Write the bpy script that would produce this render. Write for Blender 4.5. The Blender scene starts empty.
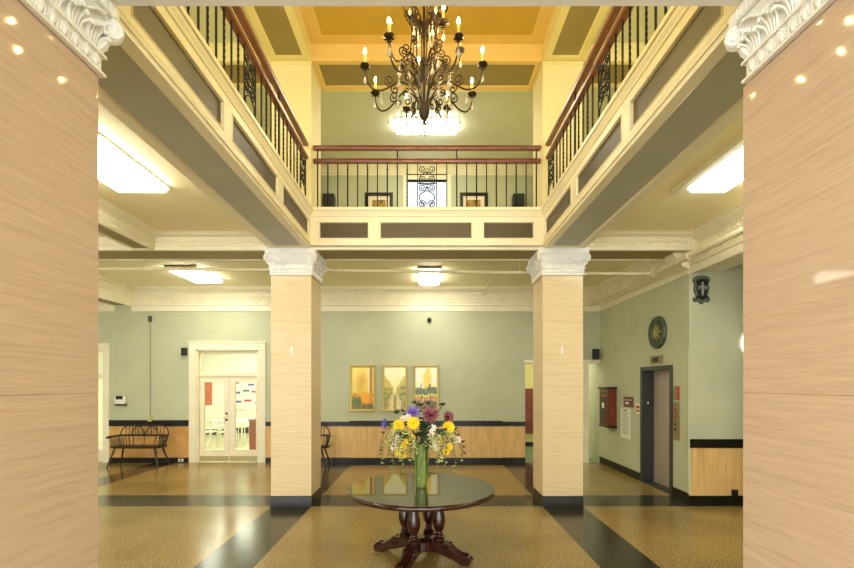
import bpy, math, random
from mathutils import Vector, Matrix, Euler
random.seed(7)
S = bpy.context.scene
COL = S.collection
PI = math.pi

# ------------------------------------------------------------------ camera, world, exposure
cam_d = bpy.data.cameras.new('camera'); cam = bpy.data.objects.new('camera', cam_d); COL.objects.link(cam)
cam.location = (0, 0, 1.85); cam.rotation_euler = (PI/2, 0, 0)
cam_d.sensor_width = 36; cam_d.lens = 36*450/854; cam_d.shift_y = 100/854; cam_d.clip_start = 0.05
S.camera = cam
W = bpy.data.worlds.new('daylight'); S.world = W; W.use_nodes = True
bg = W.node_tree.nodes['Background']; bg.inputs[0].default_value = (0.98, 0.98, 0.96, 1); bg.inputs[1].default_value = 2.2
S.view_settings.view_transform = 'Standard'; S.view_settings.look = 'None'
S.view_settings.exposure = 1.4; S.view_settings.gamma = 1.0; S.view_settings.use_curve_mapping = False
S.cycles.max_bounces = 10; S.cycles.diffuse_bounces = 6; S.cycles.glossy_bounces = 5; S.cycles.transmission_bounces = 8
S.cycles.sample_clamp_indirect = 6.0; S.cycles.caustics_reflective = False; S.cycles.caustics_refractive = False
L_FIX = 9.8      # brightness of the fluorescent diffusers
L_GAL = 9.0
L_BULB = 235.0    # candle bulbs of the chandelier
L_DINE = 10.0

# ------------------------------------------------------------------ materials
def lin(c):
    return tuple(((v/255)/12.92 if v/255 <= .04045 else ((v/255+.055)/1.055)**2.4) for v in c)
def mat(name, rgb, rough=.5, metal=0, vary=0, vscale=4, spec=.5, bump=0, bscale=40, stretch=(1,1,1), coat=0, ior=1.5, rgb2=None, detail=4, emit=0, alpha=1):
    m = bpy.data.materials.new(name); m.use_nodes = True
    nt = m.node_tree; N = nt.nodes; p = N['Principled BSDF']
    c = lin(rgb) + (1,)
    p.inputs['Base Color'].default_value = c; p.inputs['Roughness'].default_value = rough
    p.inputs['Metallic'].default_value = metal; p.inputs['IOR'].default_value = ior
    p.inputs['Specular IOR Level'].default_value = spec
    if coat: p.inputs['Coat Weight'].default_value = coat; p.inputs['Coat Roughness'].default_value = .04
    if emit:
        p.inputs['Emission Color'].default_value = c; p.inputs['Emission Strength'].default_value = emit
    if vary or rgb2 or bump:
        tc = N.new('ShaderNodeTexCoord'); mp = N.new('ShaderNodeMapping'); mp.inputs['Scale'].default_value = stretch
        nt.links.new(tc.outputs['Object'], mp.inputs[0])
    if vary or rgb2:
        no = N.new('ShaderNodeTexNoise'); no.inputs['Scale'].default_value = vscale; no.inputs['Detail'].default_value = detail
        nt.links.new(mp.outputs[0], no.inputs['Vector'])
        rp = N.new('ShaderNodeValToRGB'); rp.color_ramp.elements[0].position = .32; rp.color_ramp.elements[1].position = .68
        c2 = lin(rgb2) + (1,) if rgb2 else tuple(min(1, v*(1+vary)) for v in c[:3]) + (1,)
        c1 = c if rgb2 else tuple(v*(1-vary) for v in c[:3]) + (1,)
        rp.color_ramp.elements[0].color = c1; rp.color_ramp.elements[1].color = c2
        nt.links.new(no.outputs['Fac'], rp.inputs[0]); nt.links.new(rp.outputs[0], p.inputs['Base Color'])
    if bump:
        nb = N.new('ShaderNodeTexNoise'); nb.inputs['Scale'].default_value = bscale; nb.inputs['Detail'].default_value = 3
        nt.links.new(mp.outputs[0], nb.inputs['Vector'])
        b = N.new('ShaderNodeBump'); b.inputs['Strength'].default_value = bump; b.inputs['Distance'].default_value = .01
        nt.links.new(nb.outputs['Fac'], b.inputs['Height']); nt.links.new(b.outputs[0], p.inputs['Normal'])
    return m
def emission(name, rgb, strength):
    m = bpy.data.materials.new(name); m.use_nodes = True; N = m.node_tree.nodes; N.clear()
    e = N.new('ShaderNodeEmission'); o = N.new('ShaderNodeOutputMaterial')
    e.inputs[0].default_value = lin(rgb) + (1,); e.inputs[1].default_value = strength
    m.node_tree.links.new(e.outputs[0], o.inputs[0]); return m
def pane_mat(name, tint=(250,255,250), refl=.08):
    m = bpy.data.materials.new(name); m.use_nodes = True; N = m.node_tree.nodes; L = m.node_tree.links; N.clear()
    t = N.new('ShaderNodeBsdfTransparent'); t.inputs[0].default_value = lin(tint) + (1,)
    g = N.new('ShaderNodeBsdfGlossy'); g.inputs['Roughness'].default_value = .02
    x = N.new('ShaderNodeMixShader'); x.inputs[0].default_value = refl; o = N.new('ShaderNodeOutputMaterial')
    L.new(t.outputs[0], x.inputs[1]); L.new(g.outputs[0], x.inputs[2]); L.new(x.outputs[0], o.inputs[0]); return m
def marble(name, a, b, c, rough=.16):
    m = mat(name, a, rough, spec=.1); nt = m.node_tree; N = nt.nodes; L = nt.links; p = N['Principled BSDF']
    tc = N.new('ShaderNodeTexCoord'); mp = N.new('ShaderNodeMapping'); mp.inputs['Scale'].default_value = (1.0, 1.0, 24); mp.inputs['Rotation'].default_value = (.03, .02, 0)
    n1 = N.new('ShaderNodeTexNoise'); n1.inputs['Scale'].default_value = 1.6; n1.inputs['Detail'].default_value = 9; n1.inputs['Roughness'].default_value = .68; n1.inputs['Distortion'].default_value = .5
    mp2 = N.new('ShaderNodeMapping'); mp2.inputs['Scale'].default_value = (6, 6, 120)
    n2 = N.new('ShaderNodeTexNoise'); n2.inputs['Scale'].default_value = 1.0; n2.inputs['Detail'].default_value = 5
    ad = N.new('ShaderNodeMath'); ad.operation = 'MULTIPLY_ADD'; ad.inputs[1].default_value = .35; 
    rp = N.new('ShaderNodeValToRGB'); e = rp.color_ramp.elements
    e[0].position = .5; e[0].color = lin(c) + (1,); e[1].position = .86; e[1].color = lin(b) + (1,)
    k = e.new(.66); k.color = lin(a) + (1,)
    L.new(tc.outputs['Object'], mp.inputs[0]); L.new(mp.outputs[0], n1.inputs['Vector'])
    L.new(tc.outputs['Object'], mp2.inputs[0]); L.new(mp2.outputs[0], n2.inputs['Vector'])
    L.new(n2.outputs['Fac'], ad.inputs[0]); L.new(n1.outputs['Fac'], ad.inputs[2])
    L.new(ad.outputs[0], rp.inputs[0]); L.new(rp.outputs[0], p.inputs['Base Color']); return m
def terrazzo(name, a, b, c, rough, big=.5):
    m = mat(name, a, rough, spec=.5); nt = m.node_tree; N = nt.nodes; L = nt.links; p = N['Principled BSDF']
    tc = N.new('ShaderNodeTexCoord')
    n1 = N.new('ShaderNodeTexNoise'); n1.inputs['Scale'].default_value = 60; n1.inputs['Detail'].default_value = 3; n1.inputs['Roughness'].default_value = .8
    n2 = N.new('ShaderNodeTexNoise'); n2.inputs['Scale'].default_value = .9; n2.inputs['Detail'].default_value = 5
    rp = N.new('ShaderNodeValToRGB'); e = rp.color_ramp.elements
    e[0].position = .36; e[0].color = lin(c) + (1,); e[1].position = .66; e[1].color = lin(b) + (1,); k = e.new(.5); k.color = lin(a) + (1,)
    mx = N.new('ShaderNodeMix'); mx.data_type = 'RGBA'; mx.blend_type = 'MULTIPLY'; mx.inputs[0].default_value = big
    r2 = N.new('ShaderNodeValToRGB'); r2.color_ramp.elements[0].position = .35; r2.color_ramp.elements[0].color = (.55,.5,.42,1); r2.color_ramp.elements[1].position = .62; r2.color_ramp.elements[1].color = (1,1,1,1)
    L.new(tc.outputs['Object'], n1.inputs['Vector']); L.new(tc.outputs['Object'], n2.inputs['Vector'])
    L.new(n1.outputs['Fac'], rp.inputs[0]); L.new(n2.outputs['Fac'], r2.inputs[0])
    L.new(rp.outputs[0], mx.inputs[6]); L.new(r2.outputs[0], mx.inputs[7]); L.new(mx.outputs[2], p.inputs['Base Color'])
    ma = N.new('ShaderNodeMapRange'); ma.inputs[3].default_value = rough*.7; ma.inputs[4].default_value = rough*1.5
    L.new(n2.outputs['Fac'], ma.inputs[0]); L.new(ma.outputs[0], p.inputs['Roughness'])
    return m
M = dict(
 sage=mat('sage wall paint', (188,192,160), .55, vary=.05, vscale=1.5, bump=.05, bscale=60),
 sage2=mat('deep sage paint', (158,162,132), .55, vary=.05, vscale=1.5),
 cream=mat('cream trim paint', (238,231,203), .42, vary=.03, vscale=3),
 white=mat('white plaster', (238,239,237), .5, vary=.03, vscale=6),
 ceil=mat('cream ceiling paint', (242,233,190), .6, vary=.05, vscale=1.2),
 olive=mat('olive drab panel paint', (80,69,40), .45, vary=.06, vscale=2),
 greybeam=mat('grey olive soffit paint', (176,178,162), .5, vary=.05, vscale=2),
 gold=mat('panel gold with painted lamp glow', (206,170,66), .5, vary=.05, vscale=2),  # panel gold made stronger to carry the chandelier's yellow light
 upcream=mat('warm cream gallery paint', (236,226,172), .55, vary=.03, vscale=2),
 galceil=mat('pale grey green ceiling paint', (208,212,196), .6, vary=.03, vscale=2),
 upyellow=mat('ceiling cream with painted lamp glow', (236,206,128), .55, vary=.03, vscale=2),  # chandelier's yellow light painted into the ceiling cream
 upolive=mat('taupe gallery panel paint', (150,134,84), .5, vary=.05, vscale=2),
 marble=marble('banded travertine', (203,178,155), (211,187,165), (193,167,144), .05),
 marble2=marble('banded pale travertine', (218,199,162), (224,207,173), (206,184,145), .15),
 black=mat('black marble base', (20,18,14), .3, spec=.3, rgb2=(30,27,20), vscale=9),
 floor=terrazzo('tan terrazzo', (150,125,70), (208,182,120), (78,60,28), .17),
 strip=terrazzo('dark green terrazzo', (52,52,38), (74,72,52), (32,32,24), .16, .5),
 wood=mat('honey veneer', (206,166,102), .35, rgb2=(226,190,126), vscale=3, stretch=(6,6,.7)),
 wood2=mat('honey veneer burl', (186,136,70), .35, rgb2=(216,170,100), vscale=2.2, stretch=(1,1,1.6), detail=8),
 rail=mat('varnished cherry rail', (98,40,17), .3, rgb2=(124,56,24), vscale=6, stretch=(1,1,8), coat=.5),
 iron=mat('black wrought iron', (18,16,13), .55, spec=.25),
 bronze=mat('dark bronze', (40,26,14), .42, metal=.4, rgb2=(60,40,22), vscale=20),
 candle=mat('ivory candle sleeve', (232,190,110), .5),
 bulb=emission('warm candle bulb', (255,228,150), L_BULB),
 diffuser=emission('fluorescent diffuser', (255,250,232), L_FIX),
 gdiffuser=emission('fluorescent gallery diffuser', (255,250,228), L_GAL),
 ddiffuser=emission('bright room diffuser', (255,250,235), L_DINE),
 housing=mat('white enamel housing', (226,222,200), .4),
 steel=mat('brushed steel', (204,194,180), .4, metal=.3, rgb2=(178,164,150), vscale=3, stretch=(1,30,.4)),
 grey=mat('grey enamel frame', (50,54,51), .4),
 darkgrey=mat('charcoal enamel', (38,42,42), .4),
 mahog=mat('dark mahogany', (40,14,8), .22, rgb2=(58,20,10), vscale=5, stretch=(2,2,6), coat=.35),
 tabletop=mat('polished dark glass topped wood', (58,54,36), .03, spec=.8, ior=2.0),
 vase=mat('green leaf glass', (66,98,34), .12, rgb2=(140,166,84), vscale=16, stretch=(1,1,.3), spec=.7),
 stem=mat('green stem', (62,92,36), .5), leaf=mat('leaf green', (92,122,52), .5, rgb2=(148,160,84), vscale=20),
 paleleaf=mat('pale leaf green', (176,184,112), .5, rgb2=(206,206,150), vscale=20),
 darkleaf=mat('dark leaf green', (38,58,34), .5), brownleaf=mat('bronze leaf', (92,62,34), .55),
 yellow=mat('yellow petal', (252,216,20), .5, rgb2=(255,232,60), vscale=30), ycenter=mat('golden flower centre', (238,178,16), .7),
 purple=mat('violet petal', (112,92,190), .5, rgb2=(140,120,214), vscale=30), maroon=mat('maroon petal', (122,52,70), .5, rgb2=(168,104,116), vscale=30),
 whitepetal=mat('white petal', (240,236,222), .5), pinkc=mat('dusky centre', (90,30,50), .7),
 benchwood=mat('dark stained bench wood', (26,16,10), .4, rgb2=(42,26,14), vscale=8),
 glass=pane_mat('clear door glass'),
 gilt=mat('pale gilt frame', (196,178,104), .35, metal=.3),
 paint=None, blackframe=mat('black picture frame', (22,18,14), .35), mattboard=mat('cream mount board', (226,214,186), .6),
 plastic=mat('white plastic', (236,234,222), .4), blackplastic=mat('black plastic', (20,20,20), .4),
 redwood=mat('red brown cabinet wood', (96,38,18), .3, rgb2=(132,58,28), vscale=4, stretch=(3,3,1)), darkwood=mat('near black wood', (38,22,16), .35),
 redsign=mat('dark red sign', (104,22,22), .4), brightred=mat('bright red', (188,30,26), .4), paper=mat('white paper', (232,230,212), .6),
 ink=mat('grey ink', (90,92,92), .6), verdigris=mat('dark verdigris', (52,66,50), .4, rgb2=(70,84,62), vscale=20), goldleaf=mat('aged gold relief', (176,160,96), .4, metal=.4),
 silver=mat('pale relief', (150,154,136), .4), brass=mat('panel brass', (150,134,92), .4, metal=.5),
 pipe=mat('cream painted pipe', (226,216,180), .4),
 dwall=mat('dining room white wall', (240,240,228), .6), dfloor=mat('dining room floor', (222,214,180), .15), chairwhite=mat('white chair enamel', (240,238,222), .4),
 orange=mat('orange wall hanging', (214,120,60), .6, rgb2=(190,70,40), vscale=12), green=mat('bright green plastic', (30,160,70), .4), podium=mat('red brown podium', (168,70,32), .4),
 teal=mat('teal lower wall', (120,140,100), .5), hallwall=mat('yellow hall paint', (196,188,120), .55), bluebit=mat('blue print', (60,80,150), .5),
 knob=mat('dark bronze knob', (40,32,22), .3, metal=.7), kick=mat('dull kick plate', (176,164,124), .35, metal=.3),
)
def crystal_mat():
    m = bpy.data.materials.new('cut crystal'); m.use_nodes = True; N = m.node_tree.nodes; L = m.node_tree.links; N.clear()
    t = N.new('ShaderNodeBsdfTransparent'); t.inputs[0].default_value = (.93,.93,.9,1)
    g = N.new('ShaderNodeBsdfGlossy'); g.inputs['Roughness'].default_value = .08
    d = N.new('ShaderNodeBsdfDiffuse'); d.inputs[0].default_value = (.85,.82,.74,1)
    x1 = N.new('ShaderNodeMixShader'); x1.inputs[0].default_value = .35
    x2 = N.new('ShaderNodeMixShader'); x2.inputs[0].default_value = .45; o = N.new('ShaderNodeOutputMaterial')
    L.new(t.outputs[0], x1.inputs[1]); L.new(g.outputs[0], x1.inputs[2]); L.new(x1.outputs[0], x2.inputs[1]); L.new(d.outputs[0], x2.inputs[2]); L.new(x2.outputs[0], o.inputs[0]); return m
M['crystal'] = crystal_mat()
def paint_mat():
    m = bpy.data.materials.new('oil paint'); m.use_nodes = True; N = m.node_tree.nodes; p = N['Principled BSDF']
    a = N.new('ShaderNodeAttribute'); a.attribute_name = 'Col'; m.node_tree.links.new(a.outputs['Color'], p.inputs['Base Color']); p.inputs['Roughness'].default_value = .3; return m
M['paint'] = paint_mat()

# ------------------------------------------------------------------ mesh building
class MB:
    def __init__(s): s.v = []; s.f = []; s.sm = []; s.mi = []
    def add(s, vs, fs, smooth=False, mi=0):
        o = len(s.v); s.v += [tuple(v) for v in vs]
        for f in fs: s.f.append(tuple(i+o for i in f)); s.sm.append(smooth); s.mi.append(mi)
        return s
    def box(s, x0, x1, y0, y1, z0, z1, mi=0):
        if x0 > x1: x0, x1 = x1, x0
        if y0 > y1: y0, y1 = y1, y0
        v = [(x,y,z) for z in (z0,z1) for y in (y0,y1) for x in (x0,x1)]
        return s.add(v, [(0,2,3,1),(4,5,7,6),(0,1,5,4),(2,6,7,3),(1,3,7,5),(0,4,6,2)], False, mi)
    def tube(s, pts, r, n=8, closed=False, smooth=True, ups=None):
        P = [Vector(p) for p in pts]; k = len(P); rs = r if isinstance(r, (list, tuple)) else [r]*k
        vs = []; nrm = None
        for i in range(k):
            t = (P[(i+1)%k]-P[i-1]) if closed else (P[min(i+1,k-1)]-P[max(i-1,0)])
            t = t.normalized() if t.length > 1e-9 else Vector((0,0,1))
            if nrm is None:
                a = Vector((0,0,1)) if abs(t.z) < .9 else Vector((1,0,0)); nrm = (a - t*a.dot(t)).normalized()
            else:
                nrm = nrm - t*nrm.dot(t)
                nrm = nrm.normalized() if nrm.length > 1e-6 else t.orthogonal().normalized()
            b = t.cross(nrm)
            for j in range(n):
                an = 2*PI*j/n; vs.append(P[i] + (nrm*math.cos(an) + b*math.sin(an))*rs[i])
        fs = []
        for i in range(k if closed else k-1):
            i2 = (i+1) % k
            for j in range(n): fs.append((i*n+j, i*n+(j+1)%n, i2*n+(j+1)%n, i2*n+j))
        if not closed: fs.append(tuple(range(n))[::-1]); fs.append(tuple((k-1)*n+j for j in range(n)))
        return s.add(vs, fs, smooth)
    def lathe(s, prof, n=24, c=(0,0,0), smooth=True, axis=None):
        vs = []; fs = []; k = len(prof)
        R = axis if axis is not None else Matrix.Identity(3)
        for r, z in prof:
            for j in range(n):
                a = 2*PI*j/n; vs.append(Vector(c) + R @ Vector((r*math.cos(a), r*math.sin(a), z)))
        for i in range(k-1):
            for j in range(n): fs.append((i*n+j, i*n+(j+1)%n, (i+1)*n+(j+1)%n, (i+1)*n+j))
        if prof[0][0] > 1e-6: fs.append(tuple(range(n))[::-1])
        if prof[-1][0] > 1e-6: fs.append(tuple((k-1)*n+j for j in range(n)))
        return s.add(vs, fs, smooth)
    def ball(s, c, r, n=10, m=6, smooth=True):
        r = r if isinstance(r, tuple) else (r,r,r); vs = []; fs = []
        for i in range(m+1):
            ph = -PI/2 + PI*i/m
            for j in range(n):
                a = 2*PI*j/n; vs.append((c[0]+r[0]*math.cos(ph)*math.cos(a), c[1]+r[1]*math.cos(ph)*math.sin(a), c[2]+r[2]*math.sin(ph)))
        for i in range(m):
            for j in range(n): fs.append((i*n+j, i*n+(j+1)%n, (i+1)*n+(j+1)%n, (i+1)*n+j))
        return s.add(vs, fs, smooth)
    def ring(s, rect, prof, T=None, cap0=False, cap1=False, smooth=False):
        """mitred moulding round a rectangle; prof = [(inset, height)]; T maps (a,b,h) to xyz"""
        T = T or (lambda a,b,h: (a,b,h)); x0,x1,y0,y1 = rect; vs = []; fs = []
        for o, h in prof: vs += [T(x0+o,y0+o,h), T(x1-o,y0+o,h), T(x1-o,y1-o,h), T(x0+o,y1-o,h)]
        for i in range(len(prof)-1):
            for j in range(4): fs.append((i*4+j, i*4+(j+1)%4, i*4+4+(j+1)%4, i*4+4+j))
        if cap0: fs.append((3,2,1,0))
        if cap1: q = len(prof)*4-4; fs.append((q,q+1,q+2,q+3))
        return s.add(vs, fs, smooth)
    def extr(s, prof, p0, p1, u, v=(0,0,1), closed=True):
        p0, p1, u, v = Vector(p0), Vector(p1), Vector(u), Vector(v); k = len(prof)
        vs = [p0+u*a+v*b for a,b in prof] + [p1+u*a+v*b for a,b in prof]
        fs = [(i, (i+1)%k, k+(i+1)%k, k+i) for i in range(k if closed else k-1)]
        if closed: fs += [tuple(range(k))[::-1], tuple(range(k,2*k))]
        return s.add(vs, fs)
    def leaf(s, base, d, up, L, Wd, curl=.2, n=5, thick=.0):
        """a curved leaf or petal: rows across a mid-rib"""
        base, d, up = Vector(base), Vector(d).normalized(), Vector(up); up = (up - d*up.dot(d)).normalized(); side = d.cross(up)
        vs = []; fs = []
        for i in range(n+1):
            t = i/n; w = Wd*.5*math.sin(PI*min(1, .12+t*.88))**.8 if i < n else 0.001
            c = base + d*L*t + up*L*curl*(t*(1-t)*2 - t*t*.6)
            vs += [c-side*w+up*w*.25, c, c+side*w+up*w*.25]
        for i in range(n):
            fs += [(i*3,i*3+1,i*3+4,i*3+3), (i*3+1,i*3+2,i*3+5,i*3+4)]
        return s.add(vs, fs, True)
    def xf(s, mtx):
        s.v = [tuple(mtx @ Vector(v)) for v in s.v]; return s
    def mesh(s, name, mats):
        me = bpy.data.meshes.new(name); me.from_pydata(s.v, [], s.f); 
        for m in (mats if isinstance(mats, (list,tuple)) else [mats]): me.materials.append(m)
        me.polygons.foreach_set('use_smooth', s.sm); me.polygons.foreach_set('material_index', s.mi)
        import bmesh
        b = bmesh.new(); b.from_mesh(me); bmesh.ops.recalc_face_normals(b, faces=b.faces); b.to_mesh(me); b.free(); me.update()
        me.set_sharp_from_angle(angle=math.radians(42))
        return me
def spiral(c, r0, r1, a0, turns, n=20, plane='xz'):
    out = []
    for i in range(n+1):
        t = i/n; a = a0 + turns*2*PI*t; r = r0 + (r1-r0)*t
        x, y = c[0]+r*math.cos(a), c[1]+r*math.sin(a); out.append((x, y))
    return out
def catmull(pts, sub=6):
    P = [Vector(p) for p in pts]; out = []
    for i in range(len(P)-1):
        a, b, c, d = P[max(i-1,0)], P[i], P[i+1], P[min(i+2,len(P)-1)]
        for k in range(sub):
            t = k/sub
            out.append(.5*((2*b)+(c-a)*t+(2*a-5*b+4*c-d)*t*t+(3*b-a-3*c+d)*t*t*t))
    return out + [P[-1]]

def tag(o, label=None, cat=None, group=None, kind=None):
    if label: o['label'] = label
    if cat: o['category'] = cat
    if group: o['group'] = group
    if kind: o['kind'] = kind
    return o
def obj(name, mb, m, parent=None, bevel=0, **kw):
    me = mb.mesh(name, m) if isinstance(mb, MB) else mb
    o = bpy.data.objects.new(name, me); COL.objects.link(o)
    if parent: o.parent = parent
    if bevel:
        b = o.modifiers.new('edge', 'BEVEL'); b.width = bevel; b.segments = 2; b.limit_method = 'ANGLE'
    return tag(o, **kw)
def thing(name, label, cat, loc=(0,0,0), rz=0, group=None, kind=None):
    o = bpy.data.objects.new(name, None); COL.objects.link(o); o.location = loc; o.rotation_euler = (0,0,rz); o.empty_display_size = .1
    return tag(o, label, cat, group, kind)
def struct(name, mb, m, parent=None, bevel=0, label=None, cat=None):
    return obj(name, mb, m, parent, bevel, label=label, cat=cat, kind='structure')
CH = {}
def copy_tree(o, parent=None):
    c = o.copy(); COL.objects.link(c)
    if parent: c.parent = parent
    for ch in list(o.children): copy_tree(ch, c)
    return c

# ------------------------------------------------------------------ key dimensions
XI, XO = 1.746, 2.354          # pillar faces (inner, outer)
YN0, YN1 = 1.84, 2.447         # near pillars
YF0, YF1 = 6.79, 7.40          # far pillars
ZB, ZC = 3.89, 4.12            # beam soffit, ceiling
YB = 10.6                      # back wall
XE = 4.08                      # elevator wall
ZG, ZU, ZT = 4.45, 6.74, 7.0   # gallery ledge, upper soffit, upper ceiling
ZCAP = 3.49

# ------------------------------------------------------------------ floor
def build_floor():
    xs = [-9.0, -6.42, -5.9, -XO, -XI, XI, XO, 9.0]; ys = [-5, YN0-.02, YN1+.03, 6.80, 7.48, 10.24, 18]
    mb = MB()
    for i in range(len(xs)-1):
        for j in range(len(ys)-1):
            sx = xs[i] in (-XO, XI) or (xs[i] == -6.42 and j >= 4); sy = j in (1, 3)
            back = (j == 5)
            mi = 1 if ((sx and j <= 4) or sy) else 0
            y1 = ys[j+1]
            if back:
                mb.add([(xs[i],ys[j],0),(xs[i+1],ys[j],0),(xs[i+1],YB,0),(xs[i],YB,0)], [(0,1,2,3)], mi=1 if -2.4 < xs[i] < 2.3 or xs[i] == -6.42 else 0)
                continue
            mb.add([(xs[i],ys[j],0),(xs[i+1],ys[j],0),(xs[i+1],y1,0),(xs[i],y1,0)], [(0,1,2,3)], mi=mi)
    mb.box(-9, 9, -5, YB, -.1, -.001)
    struct('floor', mb, [M['floor'], M['strip']])
    struct('floor_dining', MB().box(-10, 2.2, YB, 18, -.1, 0), M['dfloor'])
    struct('floor_hall', MB().box(2.2, 9, YB, 18, -.1, 0), M['teal'])
build_floor()

# ------------------------------------------------------------------ walls
wb = MB()
D1 = (-5.43, -3.96, 2.65)      # double door opening
D2 = (-9.4, -7.60, 2.65)       # opening at far left
HO = (2.31, XE, 2.34)          # hallway opening
for a, b in ((D2[1], D1[0]), (D1[1], HO[0])): wb.box(a, b, YB, YB+.25, 0, ZC)
for d in (D1, D2, HO): wb.box(d[0], d[1], YB, YB+.25, d[2], ZC)
struct('wall_back', wb, M['sage'])
wu = MB(); UW = (-.47, .47, 5.0, 6.66)
wu.box(-4.9, UW[0], YB, YB+.25, 4.3, 7.2); wu.box(UW[1], 4.9, YB, YB+.25, 4.3, 7.2); wu.box(UW[0], UW[1], YB, YB+.25, 4.3, UW[2]); wu.box(UW[0], UW[1], YB, YB+.25, UW[3], 7.2)
struct('wall_gallery_back', wu, M['sage'])
EY = (7.54, 8.50, 2.10)        # elevator opening along Y
wr = MB(); wr.box(XE, XE+.3, 7.0, EY[0], 0, ZC); wr.box(XE, XE+.3, EY[1], YB+3, 0, ZC); wr.box(XE, XE+.3, EY[0], EY[1], EY[2], ZC)
struct('wall_elevator', wr, M['sage'])
struct('wall_right', MB().box(XE+.3, 6.8, 7.0, 7.25, 0, ZC), M['sage'])
struct('light_block_right', MB().box(4.62, 4.8, -5, 5.5, 0, ZC).box(4.8, 6.8, 5.35, 5.5, 0, ZC).box(6.6, 6.8, 5.5, 7.0, 0, ZC), M['sage'])  # unseen walls added to keep daylight off the right facing wall
struct('wall_left', MB().box(-9.4, -9.2, -5, YB+.25, 0, ZC), M['sage'])
for sx, nm in ((-1, 'left'), (1, 'right')):
    struct('wall_gallery_' + nm, MB().box(sx*4.6, sx*4.85, -5, YB, 4.3, 7.2), M['upcream'])
struct('wall_elevator_shaft', MB().box(5.0, 5.1, 7.25, 8.9, 0, 2.6), M['darkgrey'])

# dining room and hallway beyond
dw = MB(); dw.box(-10, 2.2, 17.0, 17.2, 0, 3.3); dw.box(-10.2, -10, YB, 17.2, 0, 3.3); dw.box(2.2, 2.3, YB+.25, 17.2, 0, 3.3)
struct('wall_dining', dw, M['dwall'])
struct('ceiling_dining', MB().box(-10.2, 2.3, YB+.25, 17.2, 3.2, 3.4), M['dwall'])
struct('baseboard_dining', MB().box(-10, 2.2, 16.96, 17.0, 0, .22), M['black'])
struct('wall_hall', MB().box(2.3, 9, 13.4, 13.6, 0, 3.3), M['hallwall'])
struct('baseboard_hall', MB().box(2.3, 5, 13.37, 13.4, 0, .12), M['black'])
struct('ceiling_hall', MB().box(2.2, 9, YB+.25, 13.6, 2.9, 3.1), M['ceil'])

# ------------------------------------------------------------------ ceilings, beams and cornices
cb = MB()
for x0,x1,y0,y1 in ((-9.4,-XI-.13,-5,YB+.25), (XI+.13,6.8,-5,YB+.25), (-XI-.13,XI+.13,YF0+.08,YB+.25), (-XI-.13,XI+.13,-5,YN1-.1)): cb.box(x0,x1,y0,y1,ZC,ZG-.08)
struct('ceiling', cb, M['ceil'])
struct('ceiling_upper', MB().box(-4.9,4.9,-5,YB+.25,ZT,ZT+.2), M['galceil'])

def beam(nm, x0, x1, y0, y1, z0=ZB, z1=ZC, m='greybeam', edge=.10, core=None, em='cream'):
    """a beam with its painted soffit panel and the raised cream border round it"""
    c = core or (x0,x1); struct('beam_' + nm, MB().box(c[0],c[1],y0,y1,z0,z1), M[em])
    struct('trim_soffit_' + nm, MB().box(x0+edge*.85,x1-edge*.85,y0+edge*.85,y1-edge*.85,z0-.006,z0+.02), M[m])
    t = MB(); T = lambda a,b,h: (a,b,h)
    t.ring((x0-.004,x1+.004,y0-.004,y1+.004), [(0,z0+.03),(0,z0-.02),(edge*.75,z0-.02),(edge*.8,z0-.014),(edge*.9,z0-.012),(edge,z0+.001)])
    struct('trim_' + nm, t, M[em])
yb0 = YN1
for sx, nm in ((-1,'left'), (1,'right')):
    a, b = sorted((sx*XI, sx*XO))
    beam('balcony_' + nm, a, b, YN1, YF0-.03, 3.90, ZC, edge=.12, core=(a,b-.125) if sx < 0 else (a+.125,b))
    a, b = sorted((sx*XO, sx*(9.2 if sx < 0 else XE)))
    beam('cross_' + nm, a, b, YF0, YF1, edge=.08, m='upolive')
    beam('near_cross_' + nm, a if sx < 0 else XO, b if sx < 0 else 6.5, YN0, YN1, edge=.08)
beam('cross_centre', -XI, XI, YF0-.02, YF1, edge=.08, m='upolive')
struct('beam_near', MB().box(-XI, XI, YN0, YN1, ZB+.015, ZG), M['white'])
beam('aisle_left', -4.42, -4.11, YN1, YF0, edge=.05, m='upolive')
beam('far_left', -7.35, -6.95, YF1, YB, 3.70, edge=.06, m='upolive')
struct('beam_aisle_right', MB().box(4.11, 4.6, YN1, 7.0, 3.60, ZC), M['cream'])
struct('beam_aisle_dark', MB().box(4.6, 6.5, 6.6, 7.0, 3.72, ZC), M['upolive'])

CROWN = [(0,-.235),(.018,-.235),(.018,-.205),(.03,-.195),(.03,-.185),(.022,-.175),(.022,-.085),(.034,-.075),(.034,-.06),(.05,-.055),(.075,-.035),(.09,-.03),(.09,-.018),(.11,-.012),(.12,0.002)]
BIG = [(0,-.56),(.022,-.56),(.022,-.44),(.04,-.425),(.04,-.41),(.028,-.40),(.028,-.16),(.05,-.145),(.05,-.12),(.075,-.11),(.12,-.075),(.15,-.05),(.15,-.03),(.175,-.02),(.18,.002)]
def crown(nm, rect, prof=CROWN, z=ZC, m='cream'):
    mb = MB().ring(rect, [(o, z+h) for o,h in prof]); return struct('trim_cornice_' + nm, mb, M[m])
crown('front_left', (-4.11, -XO, YN1, YF0)); crown('front_right', (XO, 4.11, YN1, YF0))
crown('outer_left', (-9.2, -4.42, YN1, YF0))
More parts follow.
